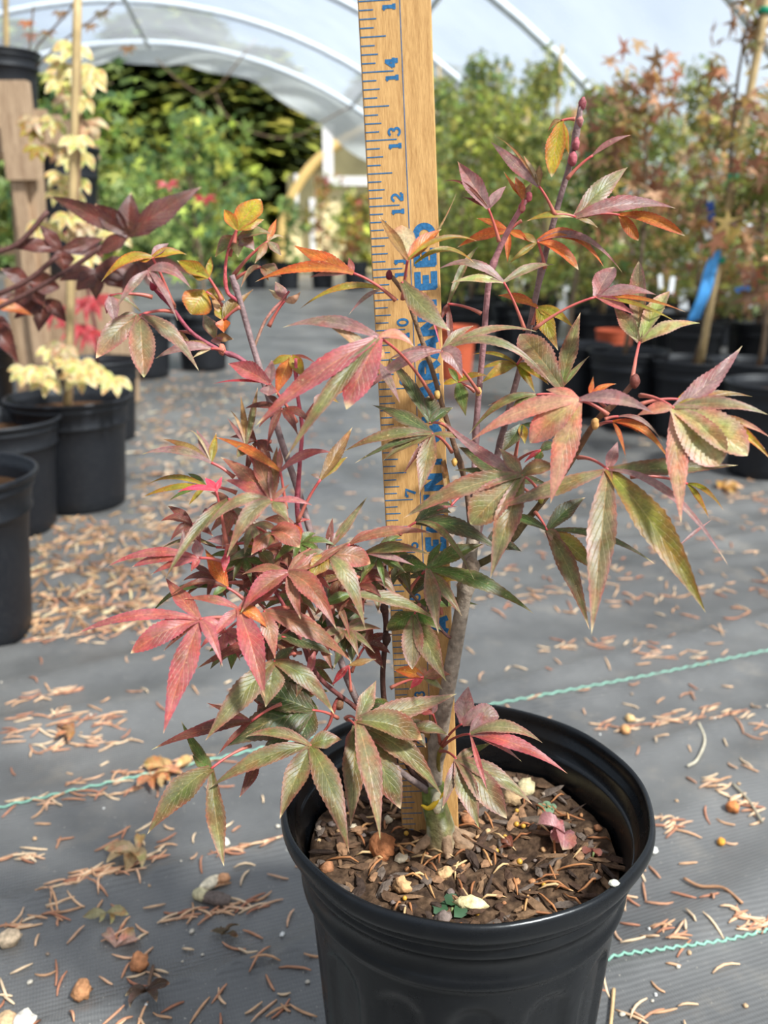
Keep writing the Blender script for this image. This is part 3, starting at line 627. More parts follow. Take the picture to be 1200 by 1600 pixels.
# rooted stump with the green graft and its pruning wound
mb = MB()
tr = [P(694, 1350, -.012), P(692, 1330, -.012), P(689, 1300, -.012), P(684, 1275, -.012), P(678, 1250, -.011), P(676, 1225, -.010)]
tr[0].z = SOIL_Z - .006
for i, q in enumerate(smoothline(tr, 5)): pass
q = smoothline(tr, 5); m = len(q); rad = []
for i in range(m):
    t = i / (m - 1); rad.append(0.0075 * (1 - t) ** 3 + 0.0058)
mb.tube(q, rad, 18)
for i in range(m):
    for k in range(18):
        w = noise.noise(q[i] * 90 + Vector((k, 0, 0))); t = i / (m - 1)
        c = mixc(lin((150, 124, 98)), lin((112, 124, 62)), max(0, min(1, (t - .18) * 1.7 + w * .5)))
        if w > .25: c = mixc(c, lin((188, 180, 160)), .6)
        mb.c[i * 18 + k] = (*c, 1); d = Vector(mb.v[i * 18 + k]) - q[i]; mb.v[i * 18 + k] = tuple(q[i] + d * (1 + .10 * w))
trunk = mb.build('trunk', M_BARK, maple, inv=MINV)
for a, l in ((-.5, .016), (.35, .018), (1.4, .012), (2.8, .014)):   # surface roots
    mb = MB(); b = Vector((BASE.x, BASE.y, SOIL_Z)); d = Vector((math.cos(a), -math.sin(a) * .8, 0))
    pts = [b + d * .004 + Vector((0, 0, .008)), b + d * (.009) + Vector((0, 0, .004)), b + d * l + Vector((0, 0, .0005)), b + d * l * 1.35 + Vector((0, 0, -.004))]
    mb.tube(smoothline(pts, 4), [.003] * 3 + [.0026] * 4 + [.002] * 3 + [.0012] * 3, 8, lin((150, 120, 94))); mb.build('root', M_BARK, trunk, inv=Matrix())
for o in list(trunk.children): o.parent = maple; o.data.transform(MINV)
mb = MB(); mb.blob(P(683, 1254, -.0185), .0042, (.62, .5, 1.5), lin((236, 222, 184)), .15, 12, 8); mb.build('pruning_wound', M_CHIP, maple, inv=MINV)
mb = MB(); mb.tube(smoothline([P(694, 1238, -.019), P(672, 1262, -.0205), P(658, 1258, -.020)], 5), [.0005, .0007, .0010, .0012, .0014, .0013, .0012, .0010, .0009, .0007, .0004], 7, lin((222, 178, 38))); mb.build('yellow_bark_edge', M_STEM, maple, inv=MINV)

branch([(676, 1245, -.011), (680, 1195, -.008), (690, 1130, -.010), (706, 1040, -.014), (722, 950, -.018), (733, 885, -.02), (744, 800, -.012), (752, 740, -.006)], .0062, .0036, GREY, GREY, mat=M_BARK, n=10)
branch([(735, 890, -.02), (742, 720, .004), (746, 640, .004), (755, 540, .002), (764, 440, 0), (780, 390, 0), (800, 350, 0), (822, 312, 0)], .0034, .0022, PURP, PINK)
branch([(744, 850, -.012), (770, 740, .010), (795, 640, .012), (820, 545, .010), (838, 460, .008), (855, 385, .006), (875, 310, .004), (892, 250, .002), (908, 165, 0)], .0031, .0024, (118, 88, 82), PURP)
branch([(735, 888, -.02), (780, 862, -.024), (830, 805, -.03), (880, 740, -.036), (930, 660, -.045), (962, 630, -.05), (990, 598, -.052)], .0035, .0022, (92, 82, 48), (120, 78, 62))
branch([(738, 860, -.016), (728, 760, -.012), (708, 690, -.012), (690, 630, -.014), (676, 580, -.016), (655, 520, -.018), (635, 465, -.02), (612, 432, -.022)], .0028, .0018, BRN, (128, 100, 74))
branch([(672, 1232, -.012), (640, 1200, -.012), (606, 1120, -.02), (598, 1060, -.024), (603, 985, -.026), (600, 930, -.026), (600, 880, -.026)], .0032, .0024, (62, 42, 36), (86, 52, 42))
branch([(668, 1236, -.014), (610, 1190, -.022), (565, 1110, -.03), (535, 1040, -.034), (512, 960, -.036), (495, 870, -.036), (470, 780, -.034), (440, 690, -.032), (418, 615, -.03), (395, 540, -.028), (375, 470, -.026), (362, 430, -.026)], .0036, .0024, (126, 108, 102), PURP)
branch([(410, 590, -.03), (375, 560, -.03), (345, 548, -.03), (300, 520, -.03), (268, 480, -.03), (238, 448, -.03)], .0022, .0014, (150, 88, 96), (140, 52, 66))
branch([(492, 872, -.036), (466, 815, -.042), (468, 730, -.044), (472, 670, -.044), (464, 610, -.044), (462, 560, -.044)], .0024, .0013, (168, 88, 96), (190, 80, 92))
branch([(372, 470, -.026), (355, 455, -.026), (352, 420, -.026), (358, 385, -.026), (368, 362, -.026)], .0018, .0009, (190, 86, 96), (206, 96, 84))
branch([(565, 1112, -.03), (500, 1060, -.044), (470, 1000, -.05), (440, 940, -.054), (410, 900, -.055)], .0024, .0014, (100, 62, 56), (150, 70, 72))
branch([(395, 548, -.028), (415, 500, -.024), (440, 470, -.02), (452, 455, -.02)], .0014, .0009, (150, 118, 96), (170, 80, 84))
branch([(712, 1000, -.014), (695, 990, -.02), (670, 960, -.026), (640, 925, -.028), (615, 895, -.03)], .0017, .0012, (112, 72, 70), (120, 92, 72))
branch([(560, 1110, -.032), (530, 1090, -.036), (515, 1130, -.04), (500, 1150, -.042)], .0022, .0012, (118, 62, 52), (160, 70, 62))
branch([(640, 1195, -.012), (600, 1160, -.02), (570, 1130, -.028)], .0026, .0016, (96, 66, 48), (120, 76, 56))
branch([(686, 1210, -.010), (685, 1185, -.014), (690, 1168, -.018)], .0022, .0018, (120, 104, 60), (150, 130, 50))
def bud(px, py, off, r, c, sc=(1, 1, 1.5)):
    mb = MB(); mb.blob(P(px, py, off), r * 0.62, sc, lin(c), .25, 9, 7); mb.build('bud', M_TWIG, maple, inv=MINV)
for b in ((910, 162, 0, .0026, (150, 80, 84)), (906, 190, 0, .0024, (170, 110, 104)), (900, 225, 0, .0026, (168, 92, 98)), (895, 248, 0, .0032, (176, 92, 100)), (608, 430, -.022, .0022, (120, 44, 52)), (992, 596, -.053, .0030, (112, 60, 50)),
          (826, 308, 0, .0024, (176, 84, 90)), (815, 325, 0, .0024, (170, 80, 88)), (240, 446, -.03, .0024, (150, 44, 60)), (738, 888, -.023, .0056, (150, 128, 108)), (712, 1010, -.016, .0050, (156, 138, 120)), (347, 546, -.03, .0026, (190, 112, 90)),
          (683, 617, -.018, .0022, (206, 160, 90)), (710, 722, -.016, .0020, (206, 158, 84)), (748, 612, -.002, .0022, (208, 164, 96)), (930, 662, -.048, .0026, (200, 150, 90)), (845, 778, -.034, .0026, (150, 136, 60)), (600, 950, -.028, .0030, (78, 50, 42)), (604, 998, -.028, .0034, (74, 48, 40)),
          (322, 802, -.045, .0022, (90, 40, 40)), (530, 1100, -.036, .0034, (120, 84, 60)), (612, 880, -.03, .0026, (180, 150, 60)), (634, 910, -.03, .0024, (176, 150, 60))): bud(*b)

# leaves: (junction x, y, offset from the stick's depth, palette, lobes (tip x, tip y, width, bend, palette, bluntness), stalk foot, stalk offset)
_ = None
LV = [
 (877, 189, 0, 'yr', [(862, 277, 27, 4, _, .45), (889, 242, 15, 0), (856, 206, 10, 4, 'br')], (898, 186)),
 (926, 243, -.004, 'mv', [(986, 211, 13, 2), (952, 226, 7, 0)], (886, 280)),
 (842, 291, -.006, 'mv', [(766, 221, 24, -2, 'mv'), (818, 243, 10, 2, 'tn'), (843, 258, 14, 2, 'br'), (772, 212, 5, 10, 'br')], (867, 336)),
 (817, 312, -.002, 'or', [(805, 276, 18, 0), (787, 268, 9, -4), (832, 284, 12, 0, 'br')], (815, 330)),
 (763, 326, -.008, 'mv', [(715, 252, 34, -2), (791, 291, 21, 2), (722, 308, 9, 2, 'dr'), (689, 285, 7, 14, 'dr'), (720, 270, 8, 0, 'tn')], (780, 378)),
 (795, 362, .012, 'or', [(714, 387, 22, 3), (744, 341, 15, 2), (828, 379, 15, 2), (793, 411, 12, 0)], (815, 345)),
 (899, 339, -.006, 'om', [(981, 261, 36, 2), (1057, 326, 31, 8, 'mv'), (822, 346, 15, 5, 'yg'), (934, 356, 12, 2, 'br')], (868, 336)),
 (968, 336, .004, 'yr', [(998, 376, 17, 0, 'or', .4), (1071, 369, 17, 6, 'or', .3)], (905, 340)),
 (840, 377, .002, 'or', [(944, 418, 25, 26), (904, 422, 20, 6, 'or', .4), (973, 427, 17, 24, 'mv'), (900, 360, 14, 2)], (852, 420)),
 (838, 380, .008, 'yg', [(795, 412, 12, 0), (812, 362, 16, 0)], _),
 (787, 441, -.012, 'mv', [(684, 421, 22, 16), (868, 414, 18, 6, 'om'), (704, 442, 20, 4, 'pl'), (745, 432, 16, 4, 'om')], (820, 516)),
 (700, 475, -.006, 'om', [(748, 385, 14, 10, 'og'), (690, 500, 10, 0, 'dr'), (705, 560, 12, 0, 'dr')], (752, 490)),
 (931, 464, -.014, 'mv', [(959, 417, 32, 0, _, .35), (1026, 461, 24, 6), (993, 492, 18, 0, 'pk'), (1072, 488, 9, 4, 'or'), (1060, 505, 9, 4, 'yg')], (834, 515)),
 (999, 535, -.03, 'pl', [(998, 408, 25, 0, 'om', .45), (1046, 455, 27, 2, _, .4), (1094, 505, 27, 6), (958, 478, 27, 2, 'om'), (971, 514, 9, 2)], (988, 592), -.05),
 (877, 606, -.02, 'og', [(812, 522, 44, 2, 'om', .55), (907, 488, 33, 0, 'og'), (921, 556, 13, 0)], (889, 655), -.03),
 (840, 480, .006, 'yg', [(872, 548, 30, 2), (897, 513, 19, 6), (778, 462, 18, 4, 'or'), (868, 505, 16, 4)], (832, 508)),
 (690, 549, -.026, 'om', [(840, 519, 18, 14), (862, 599, 19, 34, 'om'), (740, 509, 19, 4), (723, 591, 36, 10, 'mv'), (568, 616, 25, 12, 'mv'), (607, 562, 16, 6, 'mv')], (748, 614), -.01),
 (716, 597, -.004, 'gr', [(728, 651, 25, 2), (764, 588, 13, 4, 'yg'), (690, 602, 13, 2, 'yg'), (700, 575, 12, 2)], (742, 612)),
 (808, 570, .004, 'yg', [(752, 599, 22, 4), (738, 554, 9, 6), (858, 602, 22, 4), (836, 614, 17, 2), (748, 578, 12, 4)], (815, 560)),
 (905, 625, -.062, 'sp', [(733, 691, 40, 10), (853, 609, 24, 2), (828, 692, 46, 2, _, .55), (860, 787, 46, -3, 'sp'), (1022, 646, 30, 8, 'mv')], (950, 648)),
 (922, 620, -.046, 'or', [(927, 588, 10, 0), (963, 600, 15, 4), (982, 618, 13, 2, 'yr')], (950, 640)),
 (838, 617, -.024, 'og', [(732, 680, 19, 14), (795, 652, 24, 6), (762, 634, 14, 2, 'dr')], (880, 620)),
 (1053, 638, -.072, 'pl', [(994, 650, 27, 2, 'sp'), (1064, 818, 36, -4, 'sp'), (1124, 728, 56, 0, _, .75), (1168, 712, 52, 4, _, .7), (1200, 648, 28, 8, 'om'), (1160, 540, 40, -14, 'mv'), (1102, 624, 14, 2, 'yg')], (1000, 618), -.054),
 (1105, 655, -.066, 'sp', [(1204, 684, 16, 6), (1196, 702, 24, 4, 'mv'), (1206, 720, 22, 10, 'yr')], _),
 (1060, 624, -.05, 'or', [(1176, 620, 14, 4, 'br'), (1095, 622, 18, 4, 'yr')], (1000, 632)),
 (957, 659, -.046, 'or', [(1049, 724, 18, 16), (978, 716, 9, 6), (1000, 678, 10, 4)], (935, 664)),
 (966, 651, -.048, 'mv', [(1036, 692, 10, 12)], (945, 655)),
 (950, 734, -.066, 'og', [(924, 992, 50, 0, 'om'), (1103, 958, 56, 6, 'yo'), (1153, 727, 38, -8, 'og'), (772, 796, 34, -4, 'om'), (1138, 884, 16, 30, 'mv'), (965, 690, 22, 0, 'mv'), (957, 802, 9, 0, 'dr')], (903, 715), -.042),
 (1074, 756, -.058, 'yg', [(1108, 810, 11, 4, 'yr'), (1131, 798, 11, 8)], (985, 745)),
 (1062, 852, -.06, 'mv', [(1112, 812, 6, 0)], _),
 (815, 743, -.056, 'om', [(630, 810, 38, 8, 'om'), (735, 819, 50, 0, 'om', .65), (766, 904, 46, 0, 'om'), (688, 654, 24, -14, 'mv'), (872, 733, 31, 6, 'og'), (780, 700, 26, 0, 'om')], (846, 776), -.034),
 (795, 752, -.03, 'dg', [(716, 698, 34, 2, 'dg'), (708, 735, 18, 4, 'dg'), (800, 812, 26, 0, 'dg'), (860, 760, 18, 4, 'dg')], (840, 780), -.03),
 (855, 829, -.040, 'og', [(915, 777, 31, 4, 'dg'), (1024, 882, 15, 14, 'dg'), (938, 897, 38, 2, 'yo'), (921, 984, 34, 14, 'og'), (784, 806, 18, 4, 'dg'), (880, 872, 20, 8, 'om')], (836, 800), -.032),
 (760, 850, -.03, 'dg', [(825, 815, 30, 6, 'dg'), (815, 862, 26, 4, 'dg')], _),
 (650, 816, -.034, 'og', [(784, 864, 36, 12, 'dg'), (742, 908, 13, 24, 'og'), (706, 802, 26, 10, 'dg'), (716, 792, 10, 6, 'pk')], (624, 836)),
 (705, 790, -.022, 'dg', [(652, 802, 20, 4, 'dg'), (688, 680, 12, -6, 'br')], (728, 770), -.014),
 (668, 889, -.034, 'gr', [(757, 850, 32, 2), (690, 847, 17, 2), (834, 959, 31, 10), (722, 963, 23, 2, 'og'), (685, 990, 29, 2, 'om'), (618, 901, 26, 10)], (640, 922), -.028),
 (682, 900, -.020, 'dg', [(724, 911, 24, 4, 'yg'), (638, 938, 24, 4), (630, 905, 16, 2), (700, 950, 26, 0), (668, 960, 26, 0)], (690, 960), -.02),
 (648, 960, -.038, 'gr', [(644, 1046, 31, 2, 'om', .4), (697, 1064, 41, -4, 'og'), (603, 985, 31, 2, 'gr', .4), (690, 985, 26, 2, 'gr')], (655, 945), -.03),
 (646, 945, -.022, 'gr', [(748, 945, 26, 2, 'gr')], _),
 (548, 929, -.052, 'gr', [(682, 969, 27, 8, 'og'), (500, 950, 22, 2, 'gr')], (560, 900)),
 (571, 864, -.046, 'og', [(672, 867, 24, 7, 'og'), (648, 884, 14, 2, 'mv')], (560, 875)),
 (547, 850, -.05, 'rd', [(676, 833, 22, 8, 'rd'), (596, 828, 14, 2)], (530, 870)),
 (450, 895, -.062, 'rd', [(549, 845, 26, -6, 'rd'), (526, 984, 40, 16, 'rd'), (376, 958, 38, 6, 'pk'), (378, 898, 19, 6, 'rd'), (470, 968, 24, 0, 'rd'), (486, 855, 18, 0, 'rd')], (470, 940), -.05),
 (515, 869, -.054, 'og', [(579, 881, 34, 6, 'rd', .4), (571, 984, 36, 18, 'om'), (480, 908, 34, 4, 'yg'), (470, 866, 18, 2, 'og')], (505, 900)),
 (512, 860, -.046, 'og', [(574, 776, 18, -4, 'og'), (520, 808, 14, 0, 'dr'), (534, 826, 16, 0, 'mv')], (500, 890)),
 (573, 869, -.036, 'mv', [(621, 932, 29, -4, 'om'), (602, 905, 24, 0)], (596, 905)),
 (374, 952, -.07, 'pk', [(414, 1090, 44, 2, 'pk'), (329, 999, 22, 2, 'pk'), (287, 936, 17, 5, 'pk'), (418, 982, 25, 6, 'or'), (452, 900, 32, 0, 'pk')], (430, 935), -.055),
 (412, 956, -.066, 'rd', [(549, 1034, 42, 10, 'rd'), (430, 1030, 31, 4, 'rd')], (450, 950), -.052),
 (312, 968, -.076, 'pk', [(119, 991, 23, 12, 'pk'), (204, 1021, 34, 4, 'pk', .35), (255, 1147, 44, 0, 'pk'), (258, 902, 31, -4, 'pk'), (348, 1042, 22, 10, 'pk'), (352, 985, 20, 2, 'pk'), (255, 1018, 12, 0, 'dr')], (355, 966), -.07),
 (356, 780, -.06, 'og', [(257, 907, 22, 10, 'og')], (378, 788)),
 (312, 872, -.064, 'pk', [(167, 886, 18, 12, 'pk'), (206, 886, 18, 5, 'pk', .4), (235, 899, 20, 4, 'pk'), (298, 894, 14, 0, 'pk'), (306, 842, 22, 0, 'mv')], (355, 880)),
 (338, 855, -.05, 'yg', [(246, 861, 10, 12, 'og'), (285, 820, 8, -8, 'dr')], (365, 860)),
 (354, 918, -.062, 'rd', [(320, 857, 30, -4, 'or'), (262, 935, 12, 14, 'dr'), (330, 936, 14, 4, 'gr')], (385, 940)),
 (330, 918, -.046, 'gr', [(235, 960, 14, 14, 'gr'), (305, 905, 22, 2, 'gr')], (380, 910)),
 (370, 850, -.05, 'om', [(345, 825, 26, 0, 'om'), (322, 845, 24, 2, 'mv'), (355, 872, 16, 0)], (395, 850)),
 (425, 783, -.066, 'rd', [(344, 714, 32, 4, 'rd'), (393, 693, 30, 0, 'rd'), (433, 697, 22, 0, 'rd'), (350, 750, 25, 4, 'pk'), (321, 826, 25, 18, 'om'), (354, 872, 32, 18, 'om'), (452, 817, 26, 4, 'og'), (489, 790, 14, 4, 'pk'), (453, 756, 10, 0, 'rd')], (406, 766), -.06),
 (438, 736, -.06, 'rd', [(336, 683, 20, 4, 'or'), (519, 707, 19, 10, 'pk'), (437, 698, 12, 0, 'pk')], (447, 795)),
 (501, 749, -.05, 'yg', [(551, 667, 25, -2, 'br'), (543, 714, 18, 2, 'yg'), (485, 742, 9, 2, 'mv')], (465, 815)),
 (330, 723, -.052, 'yg', [(253, 686, 18, 4, 'br'), (222, 710, 17, 10, 'mv'), (307, 671, 19, 0, 'mv'), (338, 676, 15, 0, 'yg'), (295, 672, 5, 10, 'tn')], (366, 746)),
 (384, 698, -.05, 'og', [(376, 618, 13, 0, 'br'), (403, 604, 13, 0, 'og'), (354, 652, 9, 0, 'mv'), (370, 715, 22, 0, 'og'), (358, 640, 6, 8, 'tn')], (412, 764)),
 (338, 767, -.062, 'mg', [(277, 769, 13, 4, 'mg'), (320, 746, 15, 0, 'mg'), (347, 744, 10, 0, 'mg')], (354, 850)),
 (322, 760, -.05, 'gr', [(229, 758, 12, 10, 'yg'), (220, 778, 13, 4, 'yg'), (262, 784, 11, 2, 'gr'), (294, 791, 11, 0, 'yg'), (293, 740, 12, 2, 'gr')], (370, 770)),
 (421, 600, -.05, 'pk', [(356, 568, 34, 2, 'pk'), (425, 562, 23, 0, 'mv'), (332, 600, 6, 3, 'rb'), (418, 618, 30, -4, 'mv')], (463, 660), -.044),
 (455, 556, -.04, 'yr', [(431, 618, 30, 0, 'or'), (477, 592, 25, 0, 'yg'), (420, 572, 16, 0, 'yg'), (496, 570, 6, 4, 'dr')], (464, 600)),
 (505, 615, -.030, 'or', [(536, 612, 20, 0, 'or'), (490, 640, 20, 0, 'mv'), (530, 630, 12, 0, 'yg')], (476, 655)),
 (592, 527, -.058, 'sp', [(398, 667, 46, 2, 'pk'), (446, 718, 30, 4, 'og'), (541, 640, 46, 2, 'pk', .35), (441, 512, 30, 10, 'mv'), (648, 543, 22, 10, 'sp')], (676, 622), -.02),
 (588, 564, -.062, 'br', [(507, 507, 24, 4, 'tn'), (600, 545, 18, 0, 'tn'), (560, 555, 22, 0, 'br')], _),
 (590, 565, -.034, 'dg', [(625, 630, 16, 2, 'mv'), (576, 600, 22, 0, 'yg')], _),
 (675, 678, -.036, 'dg', [(581, 633, 32, 2, 'dg'), (536, 706, 27, 6, 'og'), (554, 724, 15, 2, 'dg'), (598, 720, 27, 2, 'og'), (655, 772, 34, -2, 'om'), (630, 742, 12, 0, 'dr'), (735, 690, 14, 2, 'og')], (706, 706), -.016),
 (671, 661, -.028, 'dg', [(604, 553, 24, 0, 'dg'), (672, 618, 29, 0, 'dg', .4), (708, 637, 19, 2, 'dg'), (648, 595, 18, -2, 'dg')], (700, 668), -.014),
 (628, 440, -.03, 'og', [(704, 517, 42, -10, 'og')], (640, 470)),
 (552, 427, -.026, 'or', [(398, 441, 24, 10, 'or'), (458, 383, 32, -4, 'or'), (482, 434, 13, 2, 'mv'), (545, 402, 12, 0, 'pk')], (618, 469), -.022),
 (598, 452, -.010, 'or', [(467, 484, 15, 14, 'yg'), (545, 492, 9, 6, 'mv')], (618, 470)),
 (637, 406, -.03, 'or', [(592, 338, 20, -2, 'br'), (690, 358, 26, 2, 'or'), (746, 377, 12, 14, 'yg'), (628, 352, 34, 0, 'tn', .8), (714, 300, 7, -26, 'br')], (629, 468), -.022),
 (648, 412, -.026, 'og', [(742, 412, 11, 20, 'yg')], _),
 (668, 470, -.02, 'pk', [(690, 548, 5, 4, 'mg')], _),
 (370, 359, -.03, 'yr', [(350, 327, 22, 0, 'yr'), (407, 311, 40, 0, 'yr', .35), (413, 343, 26, 0, 'yr')], (366, 380)),
 (372, 372, -.022, 'om', [(336, 402, 28, 2, 'og'), (398, 392, 34, 4, 'mv'), (372, 402, 26, 0, 'tn'), (425, 366, 26, 4, 'om')], (358, 400)),
 (418, 378, -.02, 'br', [(432, 342, 13, 0, 'or'), (398, 412, 15, 0, 'br'), (444, 372, 7, 6, 'tn'), (440, 400, 18, 0, 'om')], (365, 430)),
 (408, 417, -.018, 'om', [(440, 432, 30, 0, 'om'), (376, 450, 12, 10, 'tn'), (420, 440, 10, 0, 'br')], (362, 440)),
 (326, 434, -.028, 'yr', [(276, 407, 27, 0, 'yr'), (330, 400, 13, 0, 'yr'), (300, 430, 24, 0, 'yg')], (347, 470)),
 (238, 402, -.036, 'yr', [(158, 441, 24, 12, 'yr'), (264, 380, 20, 0, 'mv'), (292, 398, 22, 4, 'yr'), (212, 408, 20, 0, 'yr')], (272, 482), -.03),
 (232, 423, -.044, 'mv', [(298, 450, 24, 12, 'mv'), (182, 482, 18, 4, 'mv'), (278, 502, 13, 8, 'mv'), (248, 450, 18, 0, 'mv')], (272, 478), -.032),
 (172, 462, -.036, 'mv', [(180, 508, 24, 0, 'mv'), (166, 492, 14, 0, 'pk'), (222, 490, 13, 6, 'og')], (238, 464), -.03),
 (218, 493, -.042, 'om', [(150, 560, 34, 6, 'om', .3), (225, 590, 36, 0, 'om', .4), (311, 580, 30, 14, 'om'), (172, 510, 18, 4, 'og'), (262, 530, 18, 6, 'mv')], (272, 487), -.03),
 (322, 456, -.022, 'yr', [(298, 491, 44, 4, 'yr', .5), (352, 470, 26, 0, 'yg')], (350, 480)),
 (350, 500, -.03, 'br', [(328, 452, 13, -2, 'tn'), (374, 458, 24, 0, 'br'), (336, 478, 18, 0, 'yg'), (396, 452, 16, 0, 'br'), (350, 520, 26, 0, 'or')], (375, 480)),
 (336, 528, -.022, 'mv', [(318, 490, 26, 0, 'om'), (342, 540, 22, 0, 'mv'), (365, 530, 20, 0, 'br')], (350, 550)),
 (330, 545, -.034, 'mv', [(242, 561, 22, 6, 'mv'), (285, 535, 15, 2, 'br'), (300, 560, 9, 0, 'tn')], (350, 548)),
 (268, 520, -.022, 'br', [(300, 540, 12, 4, 'br'), (258, 505, 10, 0, 'tn')], (300, 520)),
 (445, 470, -.02, 'br', [(420, 452, 18, 0, 'tn'), (470, 455, 16, -6, 'tn'), (430, 440, 22, 2, 'mv')], (420, 510)),
 (428, 1034, -.062, 'og', [(321, 1157, 46, 4, 'og'), (415, 1105, 50, 0, 'og'), (523, 1117, 36, 14, 'og'), (460, 1010, 20, 0, 'dg')], (470, 1020), -.05),
 (488, 1110, -.046, 'dg', [(372, 1080, 60, 4, 'dg'), (348, 1168, 66, 6, 'dg'), (433, 1060, 38, 0, 'dg'), (462, 1172, 44, 0, 'dg'), (404, 1184, 40, 2, 'dg')], (528, 1122), -.036),
 (485, 1165, -.066, 'og', [(328, 1231, 35, 8, 'og'), (437, 1280, 42, 0, 'og'), (546, 1334, 46, 16, 'og'), (384, 1151, 22, 10, 'om'), (534, 1156, 34, 4, 'og')], (508, 1150), -.044),
 (558, 1126, -.066, 'og', [(714, 1084, 40, -6, 'om'), (660, 1156, 40, 6, 'og', .3), (594, 1312, 42, 8, 'om'), (588, 1063, 30, 0, 'om')], (540, 1122), -.042),
 (556, 1134, -.05, 'og', [(690, 1242, 50, 16, 'og'), (626, 1264, 46, 8, 'og', .35), (548, 1292, 42, 0, 'og'), (537, 1184, 17, 0, 'rd')], (542, 1124), -.04),
 (735, 1147, -.04, 'om', [(848, 1161, 25, 14, 'om'), (887, 1209, 28, 8, 'pk'), (815, 1190, 13, 4, 'mv'), (762, 1236, 10, -6, 'pk'), (757, 1110, 17, 0, 'mv'), (826, 1168, 13, 4, 'mv')], (692, 1166), -.018),
 (722, 1131, -.032, 'mv', [(732, 1072, 36, 0, 'mv'), (780, 1120, 36, 4, 'mv', .5), (724, 1080, 20, -3, 'mv')], (690, 1164), -.018),
 (713, 1186, -.042, 'om', [(832, 1257, 34, 8, 'om'), (792, 1279, 38, 2, 'om', .3), (748, 1293, 40, -2, 'om'), (691, 1264, 20, -3, 'mv'), (752, 1172, 18, 2, 'om'), (770, 1160, 14, 0, 'gr')], (688, 1174), -.018),
 (676, 1115, -.03, 'mv', [(650, 1112, 14, 2, 'pk'), (684, 1098, 10, 0, 'mv')], (688, 1162), -.018),
 (330, 1201, -.07, 'og', [(230, 1304, 52, 8, 'og'), (350, 1354, 33, -14, 'og'), (283, 1126, 20, -8, 'gr'), (300, 1180, 26, 0, 'gr')], (392, 1165), -.056),
 (393, 1127, -.056, 'dr', [(236, 1172, 23, 4, 'dr'), (302, 1136, 22, 2, 'pk'), (322, 1098, 13, 0, 'rd'), (340, 1180, 10, 2, 'dr')], (440, 1100), -.05),
 (405, 1186, -.054, 'dr', [(374, 1246, 21, -2, 'dr'), (378, 1240, 12, 14, 'dr')], (470, 1160), -.046),
 (440, 995, -.05, 'dg', [(520, 1024, 34, 4, 'dg'), (372, 1030, 30, 4, 'dg'), (306, 1046, 22, 6, 'dr'), (400, 1000, 26, 2, 'gr')], (480, 1010)),
 (560, 958, -.036, 'dg', [(521, 1045, 32, 0, 'dg'), (548, 1038, 38, 0, 'dg'), (520, 985, 30, 0, 'dg')], (580, 920)),
 (492, 1018, -.056, 'pk', [(478, 1066, 14, 0, 'pk')], _),
 (545, 1040, -.04, 'dr', [(518, 1072, 14, 0, 'rb'), (588, 1030, 14, 0, 'br')], (548, 1080)),
 (662, 1058, -.024, 'rd', [(616, 1048, 22, 2, 'or'), (704, 1054, 22, 2, 'rd'), (640, 1078, 15, 2, 'rb'), (692, 1078, 17, 2, 'og'), (655, 1040, 18, 0, 'rd')], (610, 1075)),
 (845, 704, -.026, 'dg', [(872, 699, 21, 4, 'dg'), (838, 724, 18, 0, 'gr'), (818, 724, 9, 0, 'rb')], (806, 722), -.01),
 (815, 664, -.010, 'dg', [(783, 708, 28, -2, 'dg'), (820, 694, 18, 0, 'yg'), (850, 668, 12, 0, 'dg')], (805, 715), 0),
 (424, 832, -.058, 'rd', [(468, 856, 38, 8, 'rd', .3), (392, 868, 30, 2, 'rd'), (410, 862, 26, 0, 'og')], (445, 835)),
 (405, 862, -.052, 'og', [(352, 880, 18, 4, 'dg'), (430, 890, 26, 2, 'og'), (380, 842, 26, 0, 'yg'), (370, 870, 16, 0, 'mv')], (440, 850)),
 (352, 866, -.066, 'mg', [(350, 895, 14, 0, 'rb'), (358, 880, 10, 0, 'mg')], (356, 850)),
 (460, 820, -.05, 'rd', [(412, 812, 22, 2, 'rd'), (485, 812, 8, 2, 'pk'), (470, 845, 18, 0, 'or')], (468, 835)),
]
for L_ in LV:
    image_leaf(maple, L_[0], L_[1], L_[2], L_[3], L_[4], L_[5] if len(L_) > 5 else None, stalk_off=(L_[6] if len(L_) > 6 else None))
# inner leaves filling the dense middle of the crown, behind those in front
rs_ = random.getstate(); random.seed(5)
INNER = [(400, 900), (430, 870), (470, 930), (510, 925), (540, 900), (455, 985), (420, 985), (385, 925), (500, 970), (480, 880), (360, 905), (440, 1060), (480, 1045), (545, 880), (410, 840), (530, 950), (365, 1010), (405, 1100), (590, 910), (460, 1095), (625, 880), (570, 1010), (610, 1110), (640, 1140)]
for x, y in INNER:
    a0 = rnd(0, 6.28); pal = random.choice(['dg', 'dg', 'gr', 'og', 'rd', 'dr', 'og']); tips = []
    for k in range(5):
        a = a0 + (k - 2) * 0.72; l = rnd(38, 62) * (1 - .12 * abs(k - 2)); tips.append((x + l * math.cos(a), y + l * math.sin(a) * .85 + 8, rnd(18, 26)))
    image_leaf(maple, x, y, rnd(-.036, -.018), pal, tips, (x + (520 - x) * .35 + rnd(-10, 10), y + 40))
